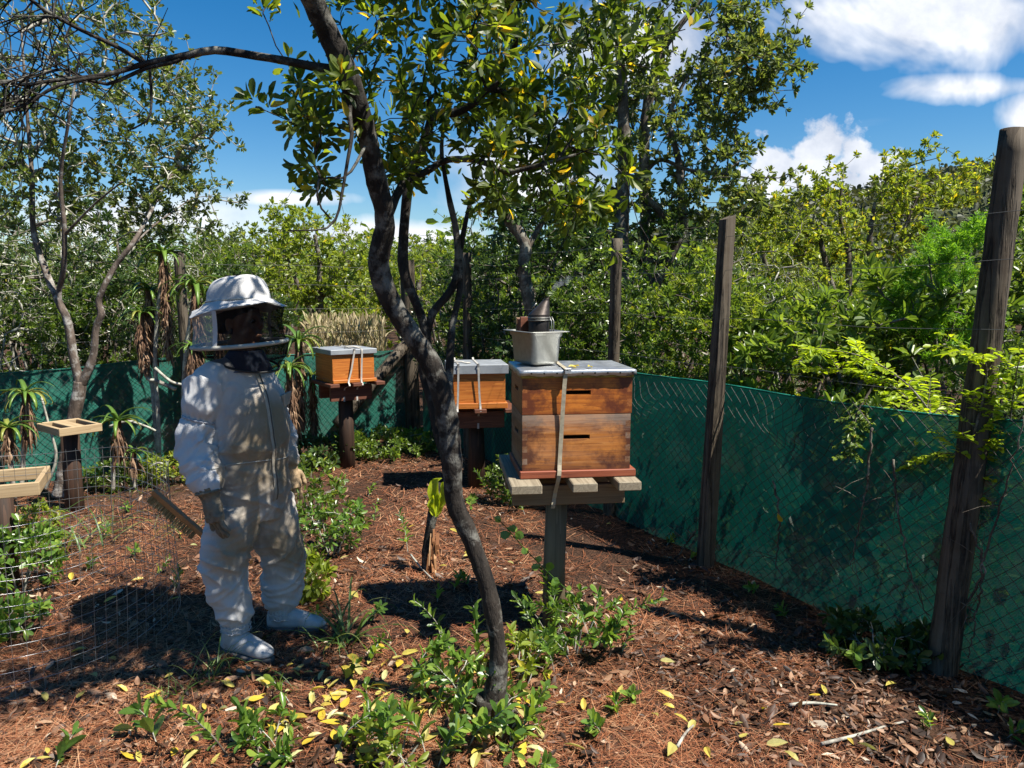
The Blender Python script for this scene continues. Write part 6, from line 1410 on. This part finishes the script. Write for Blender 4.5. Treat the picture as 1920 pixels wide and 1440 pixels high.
# ------------------------------------------------------------------ broken stump with a curled leaf
sb_ = G(800, 1072); stump = thing('dead_stump', 'thin broken dead stump with peeling orange bark behind the front tree', 'stump', sb_)
S = spline(np.array([[*U(798, 1080, 4.27), .035], [*U(803, 1020, 4.27), .030], [*U(812, 960, 4.27), .028], [*U(822, 905, 4.28), .02]]), 22)
g = Geo(); g.tube(S[:, :3], S[:, 3], 10, True, 0, .3); g.obj('stump_wood', BARK_DARK, stump)
g = Geo(); rb = np.random.default_rng(5); PEEL = mat_tone('peeling_bark', [(0, (.16, .06, .025)), (.6, (.40, .19, .08)), (1, (.55, .36, .20))], .7, .3, .2)
for k in range(26):
    t = rb.uniform(.02, .55); q = S[int(t*21), :3] + np.array([.02+rb.uniform(-.01, .03), -.03, 0]); L_ = rb.uniform(.08, .2); w_ = np.array([.008, .004, 0])*rb.uniform(.5, 1.3); d = np.array([rb.normal(0, .12)+.05, rb.normal(0, .1)-.1, -1])
    g.add([q-w_, q+w_, q+d*L_*.5+w_*.8+np.array([0, -.015, 0]), q+d*L_*.5-w_*.8+np.array([0, -.015, 0]), q+d*L_+w_*.4, q+d*L_-w_*.4], [(0, 1, 2, 3), (3, 2, 4, 5)], None, rb.random())
g.obj('peeling_bark', PEEL, stump, False, kind='stuff')
cl_ = thing('curled_leaf_plant', 'yellow green curled broad leaf standing on the dead stump', 'plant', U(820, 960, 4.22))
for k, (rows, wd) in enumerate((([(814, 968), (816, 945), (812, 920), (816, 900), (826, 897)], .032), ([(818, 970), (826, 945), (832, 930), (830, 905)], .026), ([(815, 968), (808, 948), (812, 930)], .020))):
    S = spline(np.array([U(a, b, 4.2-.01*k) for a, b in rows]), 14); g = Geo(); V = []; 
    for i, q in enumerate(S):
        w_ = wd*math.sin((i+.6)/14.4*math.pi)**.7; V += [q+np.array([-w_, -.012*math.sin(i), 0]), q+np.array([0, .02, 0]), q+np.array([w_, -.01, .004*math.sin(i*2)])]
    Q = []
    for i in range(13): Q += [(3*i, 3*i+1, 3*i+4, 3*i+3), (3*i+1, 3*i+2, 3*i+5, 3*i+4)]
    g.add(V, Q, None, .95); g.obj('leaf', LEAF_LIME, cl_, True)

# ------------------------------------------------------------------ foliage over the right fence
rg = np.random.default_rng(91)
def spray(label, rows, seed, ll, mat, n_side, reach, r0=.006, name='fence_climber'):
    rg_ = np.random.default_rng(seed); S = spline(np.array([U(*r) for r in rows]), 40); root = thing(name, label, 'climber', S[0]*np.array([1, 1, 0]))
    g = Geo(); g.tube(S, np.linspace(r0, .0018, 40), 6); B, D, Nn = [], [], []
    for k in range(n_side):
        i = int(5+33*(k/n_side)); d0 = unit((S[i+1]-S[i])[None])[0]; sgn = 1 if k % 2 else -1; sd_ = unit(np.cross(d0, up3)[None])[0]*sgn
        d = unit((d0*.8 + sd_*.8 + rg_.normal(0, .25, 3))[None])[0]; L_ = reach*rg_.uniform(.5, 1.1)*(1-.4*k/n_side); m_ = 9; q = S[i]; pts = [q]
        for j in range(m_):
            d = unit((d + rg_.normal(0, .07, 3) + np.array([0, 0, -.015]))[None])[0]; q = q + d*L_/m_; pts.append(q)
            for s2 in (-1, 1):
                ld = unit((d*.45 + np.cross(d, up3)*s2*.9 + rg_.normal(0, .15, 3))[None])[0]; B.append(q); D.append(ld); Nn.append(np.array([0, 0, 1.]) + rg_.normal(0, .25, 3))
        g.tube(pts, np.linspace(.0022, .0009, len(pts)), 3, False)
    g.obj('stems', BARK_MID, root, kind='stuff'); B, D, Nn = map(np.array, (B, D, Nn)); n_ = len(B); var = leaf_variants('climb'+mat.name, mat, T8, 6, .46, .05, .95)
    ln = ll*rg_.uniform(.6, 1.25, n_); solo = np.zeros(n_, bool); solo[rg_.permutation(n_)[:60]] = True
    cr = mobj('foliage', leaf_mesh('foliage', B[~solo], D[~solo], Nn[~solo], ln[~solo], np.full((~solo).sum(), .46), np.clip(rg_.normal(.5, .25, (~solo).sum()), 0, 1), T8, mat), root, kind='stuff')
    for i in np.nonzero(solo)[0]: place_leaf(var[int(rg_.integers(0, 6))], B[i], D[i], Nn[i], ln[i], cr)
spray('lime green leafy spray arching over the fence left of the leaning post', [(1800, 900, 3.35), (1760, 800, 3.45), (1700, 720, 3.6), (1620, 670, 3.7), (1540, 655, 3.8), (1490, 655, 3.85)], 92, .045, LEAF_LIME, 26, .26)
spray('lower lime green spray hanging along the fence top', [(1800, 890, 3.35), (1740, 790, 3.5), (1660, 715, 3.65), (1580, 695, 3.75), (1510, 690, 3.85)], 93, .042, LEAF_LIME, 24, .22)
spray('lime green spray growing in front of the leaning post', [(1800, 900, 3.1), (1830, 800, 3.02), (1850, 700, 2.98), (1830, 665, 2.96), (1770, 650, 2.98)], 94, .042, LEAF_LIME, 18, .20)
spray('leafy spray right of the leaning post at the right edge', [(1860, 1000, 3.1), (1885, 850, 3.05), (1900, 740, 3.0), (1910, 680, 2.95), (1930, 640, 2.9)], 95, .042, LEAF_LIME, 20, .2)
spray('shaded dark leafy strand hanging down over the green cloth', [(1640, 720, 3.62), (1610, 770, 3.58), (1600, 820, 3.5), (1590, 870, 3.45)], 96, .030, LEAF_MID, 16, .12)
spray('thin leafy strand low across the fence left of the post', [(1830, 870, 3.1), (1780, 850, 3.2), (1720, 865, 3.3), (1690, 880, 3.4)], 97, .036, LEAF_LIME, 8, .12, .003)
# feathery asparagus fern
ff = thing('feathery_shrub', 'bright feathery fine leaved shrub beyond the fence left of the leaning post', 'shrub', (U(1760, 700, 4.9)[0], 4.9, 0))
st = [('s', px_stem([(1755, 900, 4.9, .014), (1757, 700, 4.9, .011), (1750, 560, 4.9, .007), (1740, 470, 4.9, .004)]), .3), ('s', px_stem([(1756, 720, 4.9, .009), (1790, 600, 4.9, .006), (1810, 500, 4.9, .004), (1800, 420, 4.9, .003)]), .2)]
tg = np.concatenate([blob(rg, 90, 1745, 540, 4.9, 75, 85, .3, 26, .05), blob(rg, 60, 1800, 480, 4.9, 55, 70, .3, 18, .05), blob(rg, 50, 1770, 630, 4.9, 75, 60, .3, 16, .05), blob(rg, 20, 1690, 590, 4.9, 20, 50, .2, 8, .04)])
sk = grow([(s_[1], s_[2]) for s_ in st], tg, rg, seg=.06, tip=.0012, wig=.1); g = Geo()
for ch in sk['chains']: chain_tube(g, sk, ch)
g.obj('stems', BARK_MID, ff, kind='stuff')
idx = np.array([i for p0, ch, si in sk['chains'] if si < 0 for i in ch]); n_ = 17000; pick = idx[rg.integers(0, len(idx), n_)]
B = sk['pos'][pick] + rg.normal(0, .014, (n_, 3)); D = unit(sk['dir'][pick]*.6 + rg.normal(0, .6, (n_, 3)) + np.array([0, 0, .15]))
mobj('foliage', leaf_mesh('foliage', B, D, rg.normal(size=(n_, 3)), rg.uniform(.018, .042, n_), np.full(n_, .13), np.clip(rg.normal(.5, .25, n_), 0, 1), T4, LEAF_FERN), ff, kind='stuff')
# bare vines climbing the chain link
rgv = np.random.default_rng(17)
for lab, rows in (('dark bare vine climbing the fence right of the leaning post', [(1800, 1190), (1840, 1080), (1870, 980), (1905, 860), (1925, 780)]), ('second dark vine crossing behind the leaning post foot', [(1815, 960), (1850, 1060), (1835, 1150), (1822, 1230)]),
                  ('thin dark vine hanging in the middle of the right fence', [(1680, 860), (1690, 960), (1715, 1080), (1745, 1150)]), ('wispy brown vine beside the yellow leaf on the fence', [(1455, 900), (1466, 975), (1462, 1050), (1470, 1085)]),
                  ('thin vine near the square post foot', [(1310, 995), (1290, 1020), (1275, 1045)]), ('bare vine on the cloth left of the leaning post', [(1640, 800), (1632, 900), (1610, 1010), (1600, 1060)])):
    pts = []
    for px, py in rows:
        q = on_run(px); yq = q[1] - .03; pts.append(U(px, py, yq) - nr*.02)
    g = Geo(); S = spline(np.array(pts), 30) + rgv.normal(0, .004, (30, 3)); g.tube(S, np.linspace(.006, .0025, 30), 5)
    for k in range(7):
        q = S[rgv.integers(2, 28)]; d = unit((np.array([rgv.normal(0, .5), rgv.normal(0, .3), rgv.normal(.3, .6)]))[None])[0]; g.tube([q, q+d*.08-nr*.01, q+d*.16+np.array([0, 0, -.02])-nr*.01], [.002, .0015, .001], 3, False)
    mobj('vine', g.mesh('vine', BARK_MID), label=lab, cat='vine')
q = on_run(1458); yl = mobj('fallen_leaf', leaf_mesh('fallen_leaf', np.array([U(1458, 962, q[1]-.10)]), np.array([[.4, 0, -.9]]), np.array([[-.6, -.8, 0]]), [.055], [.5], np.array([.75]), T8, LEAF_YEL), label='single yellow leaf caught high on the right fence', cat='leaf')

# ------------------------------------------------------------------ litter on the ground
rg = np.random.default_rng(101)
def scatter(n, ymax=8.6, ymin=1.7, pw=1.0):
    u = rg.random(n*2); y = ymin*(ymax/ymin)**u if pw == 1 else ymin+(ymax-ymin)*u
    x = rg.uniform(-.80, .72, n*2)*y
    s = np.stack([x, y, np.zeros_like(x)], 1); k = ((s-run_a)@nr < .05) & ((s-P4)@nb_out < .05); s = s[k][:n]
    s[:, 2] = [hgt(a, b) for a, b in s[:, :2]]; return s
def patch(s, f, sd_): return np.array([noise.noise(Vector((a*f, b*f, sd_))) + .5*noise.noise(Vector((a*f*2.7, b*f*2.7, sd_+3))) for a, b in s[:, :2]])
n_ = 120000; B = scatter(n_); pt_ = patch(B, .9, 1); kp = rg.random(len(B)) < np.clip(.62+1.1*pt_, .12, 1); B, pt_ = B[kp], pt_[kp]; B[:, 2] += rg.random(len(B))*.012; a = rg.uniform(0, 6.28, len(B)); D = np.stack([np.cos(a), np.sin(a), rg.normal(.02, .12, len(B))], 1)
far_ = B[:, 1]/3.0
mobj('pine_needles', leaf_mesh('pine_needles', B, D, np.tile([[0, 0, 1.]], (len(B), 1)), rg.uniform(.05, .14, len(B)), .017*np.maximum(1, far_), np.clip(rg.normal(.58, .25, len(B)) + .35*pt_, 0, 1), T3, NEEDLE), label='rust brown pine needles covering the ground', cat='litter', kind='stuff')
n_ = 34000; B = scatter(n_); pt_ = patch(B, 1.1, 8); kp = rg.random(len(B)) < np.clip(.45+1.2*pt_ + .25*(B[:, 1] < 3.2), .08, 1); B, pt_ = B[kp], pt_[kp]; B[:, 2] += .004+rg.random(len(B))*.014; a = rg.uniform(0, 6.28, len(B)); D = np.stack([np.cos(a), np.sin(a), rg.normal(.0, .22, len(B))], 1)
Nn = np.stack([rg.normal(0, .45, len(B)), rg.normal(0, .45, len(B)), np.ones(len(B))*np.where(rg.random(len(B)) < .5, 1, -1)], 1); tn = np.clip(rg.beta(1.5, 2.3, len(B)) + .18*patch(B, 1.7, 15), 0, .97); tn[rg.random(len(B)) < .015] = 1
mobj('leaf_litter', leaf_mesh('leaf_litter', B, D, Nn, np.where(rg.random(len(B)) < .12, rg.uniform(.05, .075, len(B)), rg.uniform(.014, .048, len(B))), rg.uniform(.25, .5, len(B)), tn, T8, LITTER), label='brown dead leaves littering the ground', cat='litter', kind='stuff')
# yellow leaves: the nearest ones singly
spots = [(rg.uniform(480, 1000), rg.uniform(1230, 1440)) for _ in range(200)] + [(rg.uniform(60, 520), rg.uniform(1270, 1440)) for _ in range(34)] + [(rg.uniform(960, 1800), rg.uniform(1280, 1440)) for _ in range(26)] + [(rg.uniform(640, 1300), rg.uniform(960, 1260)) for _ in range(22)] + [(rg.uniform(120, 420), rg.uniform(980, 1250)) for _ in range(12)]
YV = leaf_variants('yellow', LEAF_YEL, T8, 8, .42, .0, 1.0)
for (px, py) in spots:
    q = G(px, py); q[2] = hgt(q[0], q[1])+.026+rg.random()*.012; a = rg.uniform(0, 6.28)
    o = place_leaf(YV[int(rg.integers(0, 8))], q, np.array([math.cos(a), math.sin(a), rg.normal(0, .18)]), np.array([rg.normal(0, .3), rg.normal(0, .3), 1]), rg.uniform(.042, .080), None)
    o.name = 'fallen_leaf'; tag(o, 'yellow fallen leaf lying on the brown litter', 'leaf', 'yellow leaves on the ground')
for (dx_, dy_, a, lab) in ((-.035, -.17, .4, 'yellow leaf at the foot of the steel pan on the tin lid'), (.02, -.15, 2.2, 'yellow leaf on the tin lid right of the strap'), (.05, -.185, 1.0, 'yellow leaf at the front edge of the tin lid')):
    q = hmat((ox+dx_, dy_, ztop+.006)); o = place_leaf(YV[4], q, np.array([math.cos(a), math.sin(a), .1]), np.array([.2, -.3, 1]), .045, None); o.name = 'fallen_leaf'; tag(o, lab, 'leaf')
# sticks
for lab, rows in (('pale dry stick on the litter at the bottom right', [(1540, 1395), (1600, 1380), (1660, 1362), (1700, 1352)]), ('curved dry twig in the sunlit litter', [(1480, 1322), (1520, 1318), (1570, 1322)]), ('short pale stick right of the front tree', [(1270, 1400), (1285, 1375), (1300, 1360)]), ('dead twig lying beside the stump', [(770, 1040), (790, 1065), (815, 1090)])):
    S = spline(np.array([G(a, b, .02) for a, b in rows]), 16); g = Geo(); g.tube(S, np.linspace(.007, .004, 16), 6, True, 0, .2); mobj('stick', g.mesh('stick', BARK_TWIG), label=lab, cat='stick')
# low growth along the outside of both fences
rg = np.random.default_rng(131); nb_ = 5200; t_ = rg.uniform(.2, 7.2, nb_); off = .22 + rg.random(nb_)**1.5*1.1
B = run_a + ex_*t_[:, None] + nr*off[:, None]; t2 = rg.uniform(0, 7.5, nb_); B2 = P4 + bdir*t2[:, None] + nb_out*off[:, None]; B = np.concatenate([B, B2]); B[:, 2] = rg.random(len(B))**1.6*.8
D = unit(rg.normal(0, .6, (len(B), 3)) + np.array([0, 0, .6])); Nn = unit(rg.normal(0, .5, (len(B), 3)) + np.array([0, 0, 1.]))
mobj('undergrowth', leaf_mesh('undergrowth', B, D, Nn, rg.uniform(.03, .07, len(B)), np.full(len(B), .42), tones(rg, len(B), .02), T4, LEAF_MID), label='low green growth along the outside of the fences', cat='undergrowth', kind='stuff')
print('TRIS', sum(len(o.data.loops)-2*len(o.data.polygons) for o in sc.objects if o.type == 'MESH'), 'unique', sum(len(m_.loops)-2*len(m_.polygons) for m_ in bpy.data.meshes))
